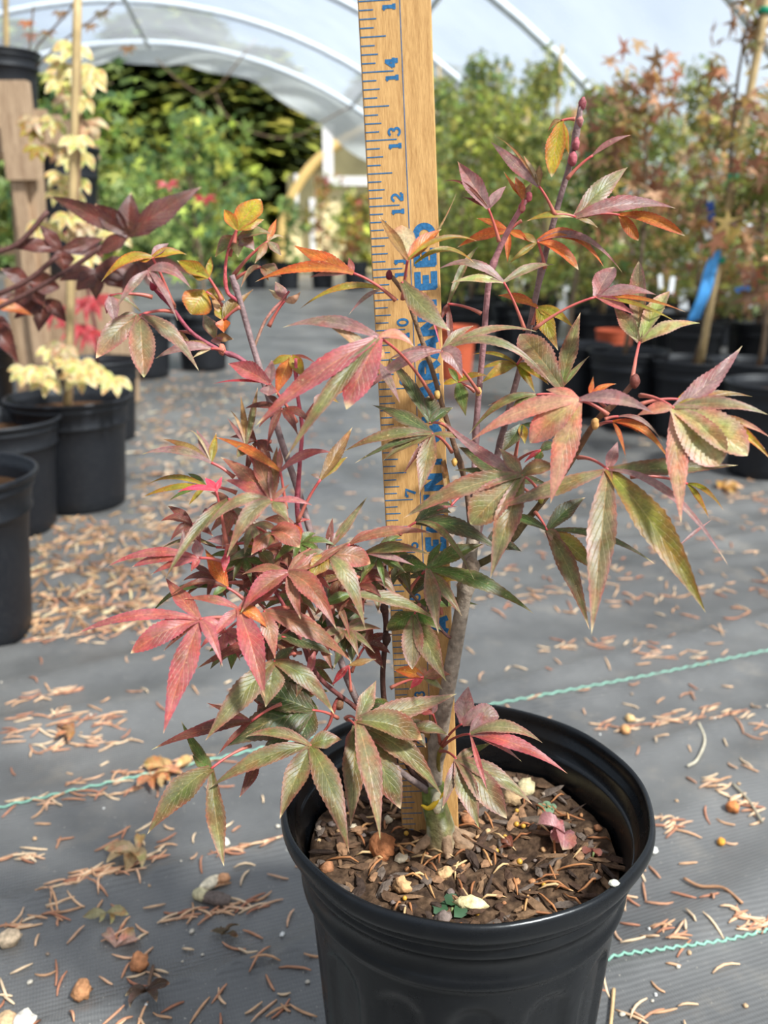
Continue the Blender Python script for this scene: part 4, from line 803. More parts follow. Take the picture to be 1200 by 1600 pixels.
# smaller drooping leaves over the left middle of the crown
for x, y in [(395, 822), (440, 862), (335, 905), (482, 902), (402, 1008), (455, 932), (352, 988), (522, 942), (432, 1002), (380, 872), (500, 1004), (560, 916), (300, 820), (365, 800), (470, 850), (540, 985), (590, 870), (400, 690), (440, 640)]:
    pal = random.choice(['rd', 'pk', 'om', 'rd', 'og', 'dr', 'gr']); tips = []; sd = -1 if x < 450 else 1
    for k in range(6):
        a = math.radians(90 - sd * (k - 1.6) * 38) + rnd(-.15, .15); l = rnd(42, 74) * (1 - .10 * abs(k - 2)); tips.append((x + l * math.cos(a), y + l * math.sin(a) * .9, rnd(12, 19), rnd(2, 9)))
    image_leaf(maple, x, y, rnd(-.052, -.038), pal, tips, (x + (500 - x) * .3 + rnd(-8, 8), y + rnd(-25, 30)), stalk_off=-.035)
random.setstate(rs_)
# ------------------------------------------------------------------ background plants
def jitc(c, lo=.78, hi=1.15):
    k = rnd(lo, hi); return tuple(max(0, min(255, v * k * rnd(.96, 1.04))) for v in c)
def star(mb, c, nrm, size, col, lobes=5, spin=None):
    """a small five-pointed maple leaf"""
    a = nrm.orthogonal().normalized(); b = nrm.cross(a); spin = rnd(0, 6.28) if spin is None else spin; n = lobes * 2
    ce = mb.vert(c, mixc(col, (1, 1, 1), .03)); rim = []
    for k in range(n):
        an = spin + (k / n) * 5.2; r = size * (1.0 if k % 2 == 0 else 0.34) * (0.8 + 0.2 * math.sin(math.pi * k / (n - 1)))
        p = c + (a * math.cos(an) + b * math.sin(an)) * r - nrm * (0.22 * r if k % 2 == 0 else 0); rim.append(mb.vert(p, col))
    for k in range(n - 1): mb.face(ce, rim[k], rim[k + 1])
def foliage(mb, ctr, rad, n, size, cols, hang=0.3):
    for i in range(n):
        while True:
            d = Vector((rnd(-1, 1), rnd(-1, 1), rnd(-1, 1)))
            if d.length < 1: break
        p = ctr + Vector((d.x * rad[0], d.y * rad[1], d.z * rad[2]))
        nr = Vector((rnd(-1, 1), rnd(-1, 1) - .4, rnd(-.2, 1.2))).normalized()
        star(mb, p, nr, size * rnd(.6, 1.2), lin(jitc(random.choice(cols))))
def stake(p, q, label, group=None, r=.006):
    mb = MB(); q = Vector(q); p = Vector(p); n = 10; pts = [p.lerp(q, i / n) for i in range(n + 1)]; mb.tube([v - p for v in pts], [r * (1.12 if i % 3 == 0 else 1) for i in range(n + 1)], 8)
    o = mb.build('bamboo_stake', M_STAKE); o.location = p; return tag(o, label, 'stake', group)
def tie(parent, p, r=.011, mat=None):
    mb = MB(); mb.lathe([(r, -.006), (r * 1.15, 0), (r, .006), (r * .7, .006), (r * .7, -.006), (r, -.006)], 12); o = mb.build('tie', mat or M_GREENTAPE, parent); o.location = p; return o
def young_tree(x, y, h, label, cols, nleaf, size, spread, group=None, z0=.15, lean=(0, 0), name='young_maple', low=.3, trunk_c=(120, 100, 80), cat='tree', nb=7):
    t = thing(name, label, cat, (x, y, z0)); 
    if group: t['group'] = group
    mb = MB(); top = Vector((lean[0], lean[1], h)); pts = [Vector((lean[0] * s + .015 * math.sin(s * 5 + x * 9), lean[1] * s + .012 * math.cos(s * 6 + y * 7), h * s)) for s in [i / 10 for i in range(11)]]
    mb.tube(pts, [.007 - .0045 * i / 10 for i in range(11)], 7, lin(trunk_c)); mb.build('trunk', M_TWIG, t)
    fb = MB()
    for k in range(nb):
        s = low + (1 - low) * (k + .5) / nb; b = Vector((lean[0] * s, lean[1] * s, h * s)); a = rnd(0, 6.28); e = b + Vector((math.cos(a), math.sin(a), rnd(.2, .8))) * spread * rnd(.5, 1)
        br = MB(); br.tube([b, b.lerp(e, .5) + Vector((0, 0, .02)), e], [.003, .0022, .0012], 5, lin(trunk_c)); br.build('branch', M_TWIG, t)
        foliage(fb, b.lerp(e, .75), (spread * .6, spread * .6, h * .5 / nb + spread * .25), nleaf // nb, size, cols)
    foliage(fb, top * .95, (spread * .4, spread * .4, spread * .5), nleaf // 6, size, cols)
    tag(fb.build('foliage', M_FOL, t), kind='stuff'); return t

GRN = [(96, 124, 62), (120, 146, 70), (78, 108, 60), (140, 160, 80)]; YGR = [(170, 176, 66), (196, 196, 84), (140, 158, 60)]
OLV = [(128, 138, 62), (150, 150, 70), (100, 116, 54), (168, 158, 74), (120, 128, 60)]
BRW = [(176, 128, 92), (196, 152, 110), (150, 104, 74), (196, 160, 84), (170, 104, 76), (128, 120, 66), (182, 136, 100)]
AUT = [(206, 170, 60), (206, 146, 84), (178, 78, 66), (120, 130, 60), (176, 128, 84), (150, 150, 64)]

# --- left: three pots at the path edge and what grows in them
def ground_pot(px_right, py_bottom, R, H, label, group=None):
    p = on_z(px_right, py_bottom, 0); return bg_pot(p.x - R, p.y + R * .72, R, H, label, group)
potA = ground_pot(40, 1030, .105, .19, 'black nursery pot cut off by the left edge, nearest of the left row')
potB = ground_pot(84, 838, .098, .178, 'short black nursery pot at the left edge, in front of the cream-leaved plant pot')
p3 = on_z(97, 800, 0); potC = bg_pot(p3.x, p3.y + .085, .104, .186, 'black nursery pot at left holding the cream variegated plant')
potD = ground_pot(214, 688, .095, .18, 'black nursery pot standing just behind the cream-leaved plant pot')
potE = ground_pot(268, 590, .10, .19, 'black nursery pot farthest back of the left row by the path')
potF = bg_pot(-.98, 2.15, .10, .19, 'black nursery pot under the wooden bench front')

# bench of weathered timber with pots on top
BY = 2.05; bench = thing('wooden_bench', 'weathered wooden plant bench at the left edge', 'bench', (0, BY, 0))
def slab(name, lo, hi, parent, mat=M_BENCH, M=None, taper=1): mb = MB(); mb.box(lo, hi, M=M, taper=taper); return mb.build(name, mat, parent, smooth=False)
b1 = on_y(62, 610, BY); bt = on_y(38, 205, BY)
def plank(p, q, w, d, parent, name):
    mb = MB(); p, q = Vector(p), Vector(q); z = (q - p).normalized(); x = Vector((1, 0, 0)) if abs(z.x) < .9 else Vector((0, 1, 0)); x = (x - z * x.dot(z)).normalized(); y = z.cross(x)
    ids = []
    for e in (p, q):
        for sx, sy in ((-1, -1), (1, -1), (1, 1), (-1, 1)): ids.append(mb.vert(e + x * (sx * w / 2) + y * (sy * d / 2)))
    for f in ((3, 2, 1, 0), (4, 5, 6, 7), (0, 1, 5, 4), (1, 2, 6, 5), (2, 3, 7, 6), (3, 0, 4, 7)): mb.face(*[ids[k] for k in f])
    return mb.build(name, M_BENCH, parent, smooth=False, inv=Matrix.Translation(-parent.location))
TOPZ = bt.z
plank((b1.x, BY, 0), (bt.x, BY, TOPZ + .01), .055, .05, bench, 'leg')
plank((b1.x + .028, BY - .03, 0), (bt.x - .01, BY - .03, TOPZ), .026, .03, bench, 'brace')
plank((-1.6, BY, TOPZ - .02), (bt.x + .02, BY, TOPZ - .02), .05, .05, bench, 'rail')
for k in range(5): plank((-1.7, BY + .06 + k * .09, TOPZ + .012), (bt.x + .03, BY + .06 + k * .09, TOPZ + .012), .02, .075, bench, 'slat')
plank((bt.x + .004, BY - .042, TOPZ - .10), (bt.x + .003, BY - .042, TOPZ + .09), .062, .03, bench, 'end_block')
plank((-1.6, BY + .02, TOPZ * .45), (b1.x, BY + .02, TOPZ * .47), .08, .02, bench, 'lower_rail')
plank((-1.6, BY + .30, TOPZ * .62), (b1.x, BY + .30, TOPZ * .62), .06, .02, bench, 'rear_rail')
plank((b1.x - .01, BY + .42, 0), (bt.x - .01, BY + .42, TOPZ), .05, .05, bench, 'leg')
q1 = on_y(10, 165, BY + .12); bg_pot(q1.x, q1.y, .085, .15, 'dark pot on the bench top at the left edge', z=TOPZ + .022)
q2 = on_y(92, 250, BY + .3); bg_pot(q2.x, q2.y, .10, .30, 'tall dark pot behind the cream-leaved plant, beyond the bench end', z=0.34)
slab('crate_side', (q2.x - .12, q2.y - .12, 0), (q2.x + .12, q2.y + .12, .338), None); cr = bpy.data.objects['crate_side']; cr.name = 'upturned_crate'; tag(cr, 'upturned timber crate carrying the tall dark pot', 'crate')

# cream variegated maple on a bamboo stake: every leaf its own part
YC = potC.location.y
cream = thing('variegated_maple', 'cream and white variegated maple tied to a tall stake at left', 'maple tree', (potC.location.x, YC, .15))
CI = inv_of(cream); sp0, sp1 = on_y(108, 640, YC), on_y(126, -20, YC)
st_c = stake((sp0.x, YC - .012, .15), (sp1.x, YC - .012, sp1.z), 'tall bamboo stake among the cream variegated leaves at left')
mb = MB(); mb.tube(smoothline([Vector((potC.location.x, YC, .15)), on_y(112, 560, YC), on_y(116, 400, YC), on_y(124, 200, YC), on_y(122, 70, YC)], 5), .004, 7, lin((150, 120, 90))); mb.build('trunk', M_TWIG, cream, inv=CI)
CL = [(118, 72, 'cr'), (104, 100, 'cr'), (125, 112, 'cr'), (140, 120, 'cr'), (98, 128, 'cr'), (150, 108, 'cr'), (112, 150, 'tn'), (135, 155, 'cr'), (138, 190, 'tn'), (88, 190, 'cr'), (120, 215, 'cr'), (92, 230, 'tn'), (110, 245, 'cr'), (135, 240, 'cr'), (98, 275, 'cr'), (128, 280, 'cr'), (112, 300, 'cr'), (92, 300, 'cr'), (106, 335, 'cr'), (70, 350, 'cr'), (85, 365, 'cr'), (130, 350, 'tn'),
      (182, 365, 'cr'), (135, 400, 'cr'), (60, 185, 'tn'), (90, 555, 'cr'), (60, 575, 'cr'), (40, 580, 'cr'), (110, 565, 'cr'), (130, 572, 'cr'), (165, 580, 'cr'), (150, 570, 'cr'), (80, 545, 'cr'), (100, 540, 'tn'), (75, 590, 'cr'), (178, 590, 'cr'), (125, 585, 'cr'), (62, 230, 'yg'), (55, 200, 'yg')]
for x, y, pl in CL:
    k = rnd(.8, 1.25); a0 = rnd(.2, 1.2); tips = [(x + 30 * k * math.cos(a0 + j * .75), y + 24 * k * math.sin(a0 + j * .75) + 4, 13 * k, 3, pl, .3) for j in range(4)]
    image_leaf(cream, x, y, 0, pl, tips, None, depth=1.42 + rnd(-.06, .05))
# green and yellow maples behind
for x, y, h, lb, c in ((-.86, 2.55, .62, 'leafy green maple with yellow tips standing behind the cream-leaved plant', GRN + YGR), (-.62, 3.1, .60, 'bushy bright green and yellow maple in the middle of the left row', GRN + GRN + YGR), (-.80, 3.9, .72, 'tall green maple toward the far end of the left row', GRN), (-1.25, 3.3, .66, 'dull green maple behind the bench', GRN)):
    young_tree(x, y, h, lb, c, 340, .034, .2, low=.2, nb=9)
    bg_pot(x, y, .10, .18, lb.replace('leafy', 'pot under leafy').replace('bushy', 'black pot under bushy').replace('tall', 'black pot under tall').replace('dull', 'black pot under dull'))
rm = thing('red_maple', 'small maple with crimson leaves among the left row of pots', 'maple tree', (potD.location.x, potD.location.y, .15)); RI = inv_of(rm); YD = potD.location.y
mb = MB(); mb.tube([Vector((potD.location.x, YD, .15)), on_y(150, 520, YD), on_y(135, 440, YD), on_y(110, 360, YD)], .004, 6, lin((110, 60, 60))); mb.build('trunk', M_TWIG, rm, inv=RI)
for x, y in ((135, 470), (150, 465), (85, 482), (125, 508), (140, 515), (115, 360), (125, 375), (145, 390)):
    a0 = rnd(.1, .7); tips = [(x + 44 * math.cos(a0 + j * .6), y + 40 * math.sin(a0 + j * .6), 12, 3) for j in range(5)]
    image_leaf(rm, x, y, 0, 'rb', tips if y > 400 else [(u[0] * .5 + x * .5, u[1] * .5 + y * .5, 9, 1) for u in tips], None, depth=1.9)
for x, y in ((262, 290), (320, 312)):
    image_leaf(rm, x, y, 0, 'rb', [(x + 22 * math.cos(a), y + 12 * math.sin(a), 8, 2) for a in (-.5, .4, 1.4, 2.6, 3.5)], None, depth=1.9)

# purple maple whose big dark leaves lean in from the left
pu = thing('purple_maple', 'maple with large dark maroon leaves leaning in from the left edge', 'maple tree', (potA.location.x, potA.location.y, .15)); PI_ = inv_of(pu)
D_ = .78
def pq(x, y, d=D_): return at(x, y, d)
for pts in (((-170, 800), (-120, 600), (-40, 505), (40, 460), (110, 420), (160, 385)), ((-120, 600), (-30, 420), (30, 380), (75, 330)), ((-30, 470), (40, 440), (90, 400))):
    mb = MB(); mb.tube(smoothline([pq(*p) for p in pts], 5), .0022, 6, lin((92, 60, 54))); mb.build('branch', M_TWIG, pu, inv=PI_)
mb = MB(); mb.tube([Vector((potA.location.x, potA.location.y, .15)), pq(-170, 800)], .004, 6, lin((92, 60, 54))); mb.build('trunk', M_TWIG, pu, inv=PI_)
for cx, cy, dd, tips in ((200, 368, .74, [(74, 305, 34, 2), (148, 318, 40, 0), (205, 300, 40, 0), (315, 292, 44, 0), (262, 345, 26, 0), (150, 400, 30, 0)]), (95, 392, .80, [(5, 388, 26, 6), (60, 350, 26, 0), (165, 372, 26, 0), (100, 425, 40, 0), (165, 395, 26, 4)]),
                         (150, 425, .78, [(230, 430, 44, 6), (205, 455, 34, 4), (118, 455, 34, 0), (90, 440, 28, 4), (150, 470, 28, 0)]), (45, 440, .84, [(0, 420, 30, 0), (95, 450, 40, 0), (70, 480, 36, 0), (20, 490, 30, 0)]), (-15, 500, .8, [(30, 570, 34, 4), (20, 520, 26, 4), (-10, 570, 30, 0)]), (-25, 475, .8, [(55, 496, 22, 6, 'or'), (30, 460, 20, 3, 'pu')]),
                         (215, 410, .78, [(260, 470, 26, 0), (300, 430, 24, 6), (190, 470, 26, 0)]), (70, 470, .86, [(60, 520, 34, 0), (20, 500, 30, 2), (105, 505, 30, 2)])):
    image_leaf(pu, cx, cy, 0, 'pu', tips, None, depth=dd, up=.25)
# bare twigs and leaves of a young plant at the far left top
tw = thing('bare_shrub', 'bare twiggy shrub with a few leaves on the bench at top left', 'shrub', (q1.x, q1.y, TOPZ + .15)); TI = inv_of(tw)
for pts in (((20, 150), (60, 70), (110, 15), (125, -20)), ((0, 145), (45, 95), (52, 10)), ((15, 150), (90, 70), (180, 5))):
    mb = MB(); mb.tube([on_y(x, y, q1.y) for x, y in pts], .0022, 5, lin((96, 80, 66))); mb.build('branch', M_TWIG, tw, inv=TI)
for x, y, pl in ((42, 35, 'or'), (48, 55, 'rd'), (140, 40, 'br'), (160, 20, 'og'), (200, 75, 'br'), (95, 20, 'br'), (75, 50, 'br')):
    image_leaf(tw, x, y, 0, pl, [(x + 16 * math.cos(a), y + 14 * math.sin(a), 7, 2) for a in (.3, 1.1, 1.9, 2.8)], None, depth=2.0)
o = stake(on_y(12, 158, q1.y), on_y(8, -20, q1.y), 'bamboo stake in the pot on the bench at the left edge'); tie(o, (0, 0, .09))

# --- right: rows of young trees in black pots
def to_w(s, t): return LA * s + AX * t
rowpots = 'black pots in the right-hand rows'; rowtrees = 'young trees in the right-hand rows'; rowst = 'bamboo stakes in the right-hand rows'
p = on_z(1085, 700, 0); hx, hy = on_y(1086, 545, 2.05).x, 2.05
bg_pot(hx, hy, .098, .178, 'black nursery pot at right with the blue-ribboned stake')
stA = stake((hx + .01, hy - .01, .15), on_y(1204, -30, hy), 'leaning bamboo stake with a blue ribbon in the right-hand pot', r=.0085)
v = on_y(1204, -30, hy) - Vector((hx + .01, hy - .01, .15))
for f in (.30, .52, .93, .40): tie(stA, v * f, .014)
mb = MB(); A, B = on_y(1121, 392, hy - .03), on_y(1084, 503, hy - .05); w = Vector((1, .35, .35)).normalized(); 
for i in range(9):
    q = A.lerp(B, i / 8) + Vector((0, .006 * math.sin(i), 0)); hw_ = .019 if i else .008
    mb.vert(q - w * hw_); mb.vert(q + w * hw_)
for i in range(8): mb.face(2 * i, 2 * i + 1, 2 * i + 3, 2 * i + 2)
rb = mb.build('blue_ribbon', M_BLUETAPE, smooth=True); rb.modifiers.new('thick', 'SOLIDIFY').thickness = .0006; tag(rb, 'bright blue plastic ribbon hanging from the leaning right-hand stake', 'ribbon')
def hang_tag(px, py, yy, label, mat, w=.014, h=.035, name='plant_tag'):
    c = on_y(px, py, yy); mb = MB(); mb.box((-w, -.001, -h), (w, .001, h), M=Matrix.Rotation(rnd(-.5, .5), 4, 'Y')); o = mb.build(name, mat, smooth=False); o.location = c; return tag(o, label, 'tag')
hang_tag(1108, 362, hy - .02, 'white plant tag tied to the leaning right-hand stake above the ribbon', M_WHITETAG, .012, .014)
hang_tag(1111, 335, hy - .02, 'dark blue plant tag just above the white one on the leaning stake', vcol_mat('dark_blue', .5, .3, 20, .1, base=lin((40, 90, 180))), .008, .026)
hang_tag(1165, 360, 2.4, 'pale tag at the right edge beside yellow leaves', M_WHITETAG, .012, .02)
hang_tag(1050, 445, 2.6, 'small white tag low among the stakes left of the blue ribbon', M_WHITETAG, .007, .022)
hang_tag(1032, 440, 2.7, 'narrow white tag beside the small white tag among the stakes', M_WHITETAG, .006, .02)
hang_tag(1160, 452, 2.3, 'blue tag strip low at the right behind the ribbon', vcol_mat('mid_blue', .5, .3, 20, .1, base=lin((40, 96, 160))), .018, .006)
young_tree(hx, hy, .75, 'sparse orange-leaved young tree tied to the leaning right-hand stake', BRW, 60, .04, .10, lean=(v.x * .95, v.y), low=.35, nb=6)
big = [(1180, 545, 2.0, 'black nursery pot at the right edge beside the blue-ribboned one'), (1215, 600, 1.7, 'nearest black nursery pot at the right edge'), (900, 490, 2.3, 'black nursery pot right of the terracotta pot, partly behind leaves'), (985, 520, 2.15, 'black nursery pot between the terracotta and the blue-ribboned pots')]
for k, (x, y, yy, lb) in enumerate(big):
    c = on_y(x, y, yy); bg_pot(c.x, yy, .098, .18, lb)
    young_tree(c.x, yy, .46 + .05 * k, lb.replace('black nursery pot', 'young autumn-coloured tree in the black pot').replace('nearest young', 'nearest young'), [OLV, BRW, GRN, BRW][k] if k != 2 else GRN + OLV, 150, .035, .13, low=.35)
c = on_y(712, 478, 2.9); bg_pot(c.x, 2.9, .072, .17, 'terracotta-coloured pot seen just right of the yardstick', mat=M_TERRA)
c = on_y(962, 530, 2.4); bg_pot(c.x, 2.42, .05, .20, 'narrow terracotta-coloured pot squeezed between black pots', mat=M_TERRA)
n_row = 0; rs_ = random.getstate(); random.seed(21)
for it in range(13):
    for is_ in range(6):
        t = 2.30 + it * .42 + rnd(-.05, .05); s = .70 + is_ * .285 + rnd(-.05, .05) + (.1 if it % 2 else 0); w = to_w(s, t)
        if w.x < .25 or (it < 2 and s < 1.3): continue
        near = (w.x / w.y > .22)
        hgt = (rnd(.52, .68) if it < 4 else rnd(.66, .84)) + .04 * it
        room = HZ + math.sqrt(HR * HR - min(HR - .01, s + .17 - RIDGE_OFF) ** 2); hgt = min(hgt, room - .34)
        if hgt < .14: continue
        cols, word = random.choice([(BRW + OLV, 'brown and olive'), (AUT + GRN, 'yellow and green'), (BRW + OLV, 'brown and olive'), (OLV, 'olive')]) if (near and it < 5) else random.choice([(OLV, 'olive'), (OLV, 'olive'), (GRN + OLV, 'green'), (OLV + YGR, 'yellowish')])
        dist = 'nearer' if it < 3 else 'middle' if it < 7 else 'farther'; side = 'next to the path' if is_ < 2 else 'inside the rows' if is_ < 4 else 'along the tunnel wall'
        bg_pot(w.x, w.y, .098, .18, 'black nursery pot among the ' + dist + ' right-hand rows, ' + side, '%s right-hand pots, %s' % (dist, side))
        young_tree(w.x, w.y, hgt, word + '-leaved young tree among the ' + dist + ' right-hand pots, ' + side, cols, (760 if it < 8 else 620) if hgt > .3 else 300, .024, .17 if hgt > .3 else .12, '%s %s trees at right, %s' % (dist, word, side), low=.02, nb=11)
        if (it + is_) % 2 == 0: stake((w.x + .02, w.y - .02, .15), (w.x + rnd(-.05, .08), w.y, .15 + hgt + rnd(0, .12)), 'bamboo stake among the dense rows of trees at right', rowst)
        n_row += 1
# a far row across the end of the path
for k in range(8):
    x = -1.45 + k * .3; y = 8.2 + rnd(-.1, .1); bg_pot(x, y, .12, .24, 'black pot in the far row across the path end', 'black pots in the far row')
    young_tree(x, y, rnd(.45, .75), 'small leafy plant in the far row across the path end', random.choice([GRN, YGR + GRN, AUT]), 160, .05, .17, 'plants in the far row', low=.15, name='far_plant', cat='plant', nb=5)
random.setstate(rs_)

# --- beyond the open end: trees and a second tunnel
def big_tree(x, y, h, r, label, cols, n, size, low=.05):
    t = thing('conifer', label, 'tree', (x, y, 0)); mb = MB(); mb.tube([Vector((0, 0, 0)), Vector((0, 0, h * .9))], [.22, .05], 8, lin((84, 66, 50))); mb.build('trunk', M_BARK, t)
    fb = MB()
    for i in range(n):
        s = low + (1 - low) * random.random() ** 1.15; a = rnd(0, 6.28); rr = r * (1.05 - s * s * .75) * (random.random() ** .45); p_ = Vector((math.cos(a) * rr, math.sin(a) * rr, h * s - rr * .25))
        out = Vector((math.cos(a), math.sin(a), rnd(-.6, .1))).normalized(); sd = out.cross(Vector((0, 0, 1))).normalized() * size * .4; c_ = lin(jitc(random.choice(cols), .8, 1.5))
        i0 = fb.vert(p_ - out * size * .5, c_); i1 = fb.vert(p_ + sd + Vector((0, 0, rnd(-.05, .05))), c_); i2 = fb.vert(p_ + out * size * .8, c_); i3 = fb.vert(p_ - sd, c_); fb.face(i0, i1, i2, i3)
    tag(fb.build('foliage', M_FOL, t), kind='stuff')
DK = [(62, 76, 40), (84, 98, 46), (48, 62, 36), (110, 118, 50), (72, 84, 42)]
big_tree(-6.5, 16.5, 3.9, 2.6, 'dark conifer leftmost beyond the open tunnel end', DK, 4600, .5)
big_tree(-3.9, 18.0, 4.4, 2.8, 'tall dark conifer in the middle of the open tunnel end', DK, 5200, .5)
big_tree(-2.2, 15.5, 3.3, 1.9, 'olive green conifer just left of the second tunnel', DK + OLV[:2], 4600, .42)
big_tree(-5.2, 14.0, 3.2, 1.7, 'bushy conifer with low branches behind the left row of pots', DK + GRN[:1], 4000, .38)
big_tree(.6, 20.0, 3.9, 3.0, 'broad dark tree behind the second tunnel', DK, 5200, .5)
big_tree(4.5, 17.0, 2.6, 2.6, 'broad green tree beyond the right-hand rows', DK + GRN, 4600, .5)
big_tree(-9.5, 18.0, 3.9, 3.0, 'dark tree far left beyond the tunnel wall', DK, 4000, .5)
for k, (x, y, r) in enumerate(((-2.9, 12.3, .75), (-2.1, 12.0, .6), (-3.7, 12.6, .8), (-4.6, 12.4, .7))):
    t = thing('shrub', ['pale green shrub left of centre beyond the tunnel end', 'light green low shrub just left of the second tunnel', 'mid green shrub behind the left row beyond the tunnel end', 'dull green shrub at far left beyond the tunnel end'][k], 'shrub', (x, y, 0)); fb = MB(); foliage(fb, Vector((0, 0, r * .9)), (r, r, r * .9), 700, .10, GRN + [(150, 168, 110)]); tag(fb.build('foliage', M_FOL, t), kind='stuff')
    mb = MB(); mb.tube([Vector((0, 0, 0)), Vector((0, 0, r))], .03, 6, lin((90, 70, 55))); mb.build('stem', M_TWIG, t)
GY = 12.6; g0 = on_y(437, 430, GY); gt = on_y(600, 176, GY); cxg, hwg, hg = g0.x + 2.3, 2.3, gt.z
gh = thing('second_tunnel', 'tan plastic-covered greenhouse tunnel beyond the open end', 'greenhouse', (cxg, GY, 0))
def ga(a, dy=0, k=1): return Vector((-hwg * k * math.cos(a) * (1 if abs(math.cos(a)) < 1 else 1), dy, hg * k * max(0, math.sin(a)) ** .8))
mb = MB(); mb.tube([ga(math.pi * i / 40) for i in range(41)], .075, 8, lin((206, 176, 110))); mb.build('end_hoop', vcol_mat('tan_timber', .6, .2, 4, .1, base=lin((206, 178, 118))), gh)
mb = MB(); r1 = [mb.vert(ga(math.pi * i / 40, 0, .99)) for i in range(41)]; r2 = [mb.vert(ga(math.pi * i / 40, 6, .99)) for i in range(41)]
for i in range(40): mb.face(r1[i], r1[i + 1], r2[i + 1], r2[i])
mb.build('cover', M_TAN, gh)
mb = MB(); ce = mb.vert((0, .05, 0)); r1 = [mb.vert(ga(math.pi * i / 40, .05, .97)) for i in range(41)]
for i in range(40): mb.face(ce, r1[i + 1], r1[i])
mb.build('end_wall', vcol_mat('cream_sheet', .6, .2, 2, .12, base=lin((232, 220, 176))), gh, smooth=False)
def gpanel(x0, y0, x1, y1, name, mat, d=.03):
    a, b = on_y(x0, y1, GY), on_y(x1, y0, GY); mb = MB(); mb.box((a.x - cxg, -d, a.z), (b.x - cxg, .04, b.z)); mb.build(name, mat, gh, smooth=False)
M_WP = vcol_mat('white_paint', .5, .3, 10, .05, base=lin((215, 218, 222)))
gpanel(450, 272, 490, 328, 'window', M_GLASS); gpanel(506, 196, 520, 290, 'door_post', M_WP, .07); gpanel(521, 212, 600, 282, 'pane', M_GLASS); gpanel(462, 272, 466, 330, 'window_bar', M_WP, .05); gpanel(521, 276, 640, 290, 'lintel', M_WP, .06); gpanel(486, 310, 492, 400, 'post', M_WP, .06); gpanel(640, 200, 760, 400, 'pane', M_GLASS)
for k in range(4):
    c = on_y(552 + k * 30, 405, 11.4); t = thing('leafy_shrub', 'yellow green leafy shrub in front of the second tunnel', 'shrub', (c.x, 11.4, 0), 'shrubs in front of the second tunnel'); fb = MB(); foliage(fb, Vector((0, 0, .5)), (.28, .3, .5), 420, .08, YGR + GRN + [(214, 210, 150)]); tag(fb.build('foliage', M_FOL, t), kind='stuff')
# cord sagging across the open end
YH = 8.9
def cord(pts, label, r=.006, name='hanging_cord'):
    o0 = on_y(*pts[0], YH); mb = MB(); mb.tube([q - o0 for q in smoothline([on_y(x, y, YH) for x, y in pts], 6)], r, 6); o = mb.build(name, M_HOSE); o.location = o0; tag(o, label, 'cord')
cord([(244, 92), (275, 122), (310, 146), (330, 143), (350, 125), (400, 60)], 'brown cord looping down from the roof at the open tunnel end')
cord([(336, 146), (352, 178), (385, 202), (430, 215), (470, 210), (500, 192), (560, 160)], 'brown cord sagging in a long curve toward the second tunnel')
cord([(315, 148), (318, 185), (326, 225), (329, 268)], 'reddish cord end hanging straight down at the open tunnel end')

# ------------------------------------------------------------------ litter on the ground cloth
NC = [(206, 158, 120), (222, 180, 142), (190, 136, 104), (214, 168, 134), (176, 118, 90), (228, 196, 160)]
def needle_mesh(mb, x, y, a, l, c, bend=None):
    bend = rnd(-.5, .5) if bend is None else bend; pts = []
    for i in range(5):
        s = i / 4 - .5; an = a + bend * s; pts.append(Vector((x + math.cos(an) * l * s, y + math.sin(an) * l * s, 0)))
    pts = [Vector((p.x, p.y, floor_z(p.x, p.y) + .0012 + .0006 * math.sin(x * 999 + i))) for i, p in enumerate(pts)]
    return pts
spots = []
ANG = math.atan2(TDIR.y, TDIR.x)
def visible(x, y, pad=40):
    d = Vector((x, y, 0)) - CAM; z = d.dot(FWD)
    if z < .1: return None
    px, py = 600 + F_PX * d.x / z, 800 - F_PX * d.dot(UPV) / z
    return (px, py) if -pad < px < 1200 + pad and py < 1640 else None
random.seed(77)
def inpot(x, y, m=.004): return math.hypot(x - PX, y - PY) < .068 + m
# drifts along the folds of the cloth (photo places) and a loose scatter
drifts = [((0, 1150), (200, 1120), 40), ((0, 1085), (130, 1065), 26), ((120, 1220), (330, 1180), 34), ((80, 1370), (190, 1330), 34), ((0, 1435), (110, 1400), 18), ((0, 1330), (60, 1320), 12), ((40, 1000), (260, 970), 40), ((200, 1340), (260, 1300), 14), ((250, 1420), (420, 1390), 34), ((340, 1330), (430, 1300), 26), ((940, 1125), (1130, 1100), 40), ((1120, 1090), (1200, 1130), 22), ((980, 1270), (1080, 1290), 22), ((1090, 1210), (1190, 1260), 26),
          ((1130, 1410), (1200, 1440), 22), ((1010, 1420), (1070, 1470), 12), ((840, 1010), (1000, 990), 22), ((1000, 1010), (1150, 1020), 24), ((800, 940), (960, 900), 20), ((60, 1160), (220, 1140), 30), ((1130, 760), (1200, 790), 30), ((20, 1120), (200, 1105), 16), ((0, 1255), (260, 1210), 30)]
for (a, b, n) in drifts:
    for i in range(int(n * .75)):
        f = random.random(); p_ = on_z(a[0] + (b[0] - a[0]) * f + rnd(-9, 9), a[1] + (b[1] - a[1]) * f + rnd(-9, 9)); spots.append((p_.x, p_.y, ANG + random.gauss(0, .45), rnd(.012, .022)))
for i in range(430):
    px, py = rnd(-20, 1220), 800 + 800 * random.random() ** .8; p_ = on_z(px, py); spots.append((p_.x, p_.y, rnd(0, 6.28), rnd(.008, .022)))
spots = [s for s in spots if not inpot(s[0], s[1]) and visible(s[0], s[1], 0)]
spots.sort(key=lambda s: s[1] - s[3] * 12)
rest = MB()
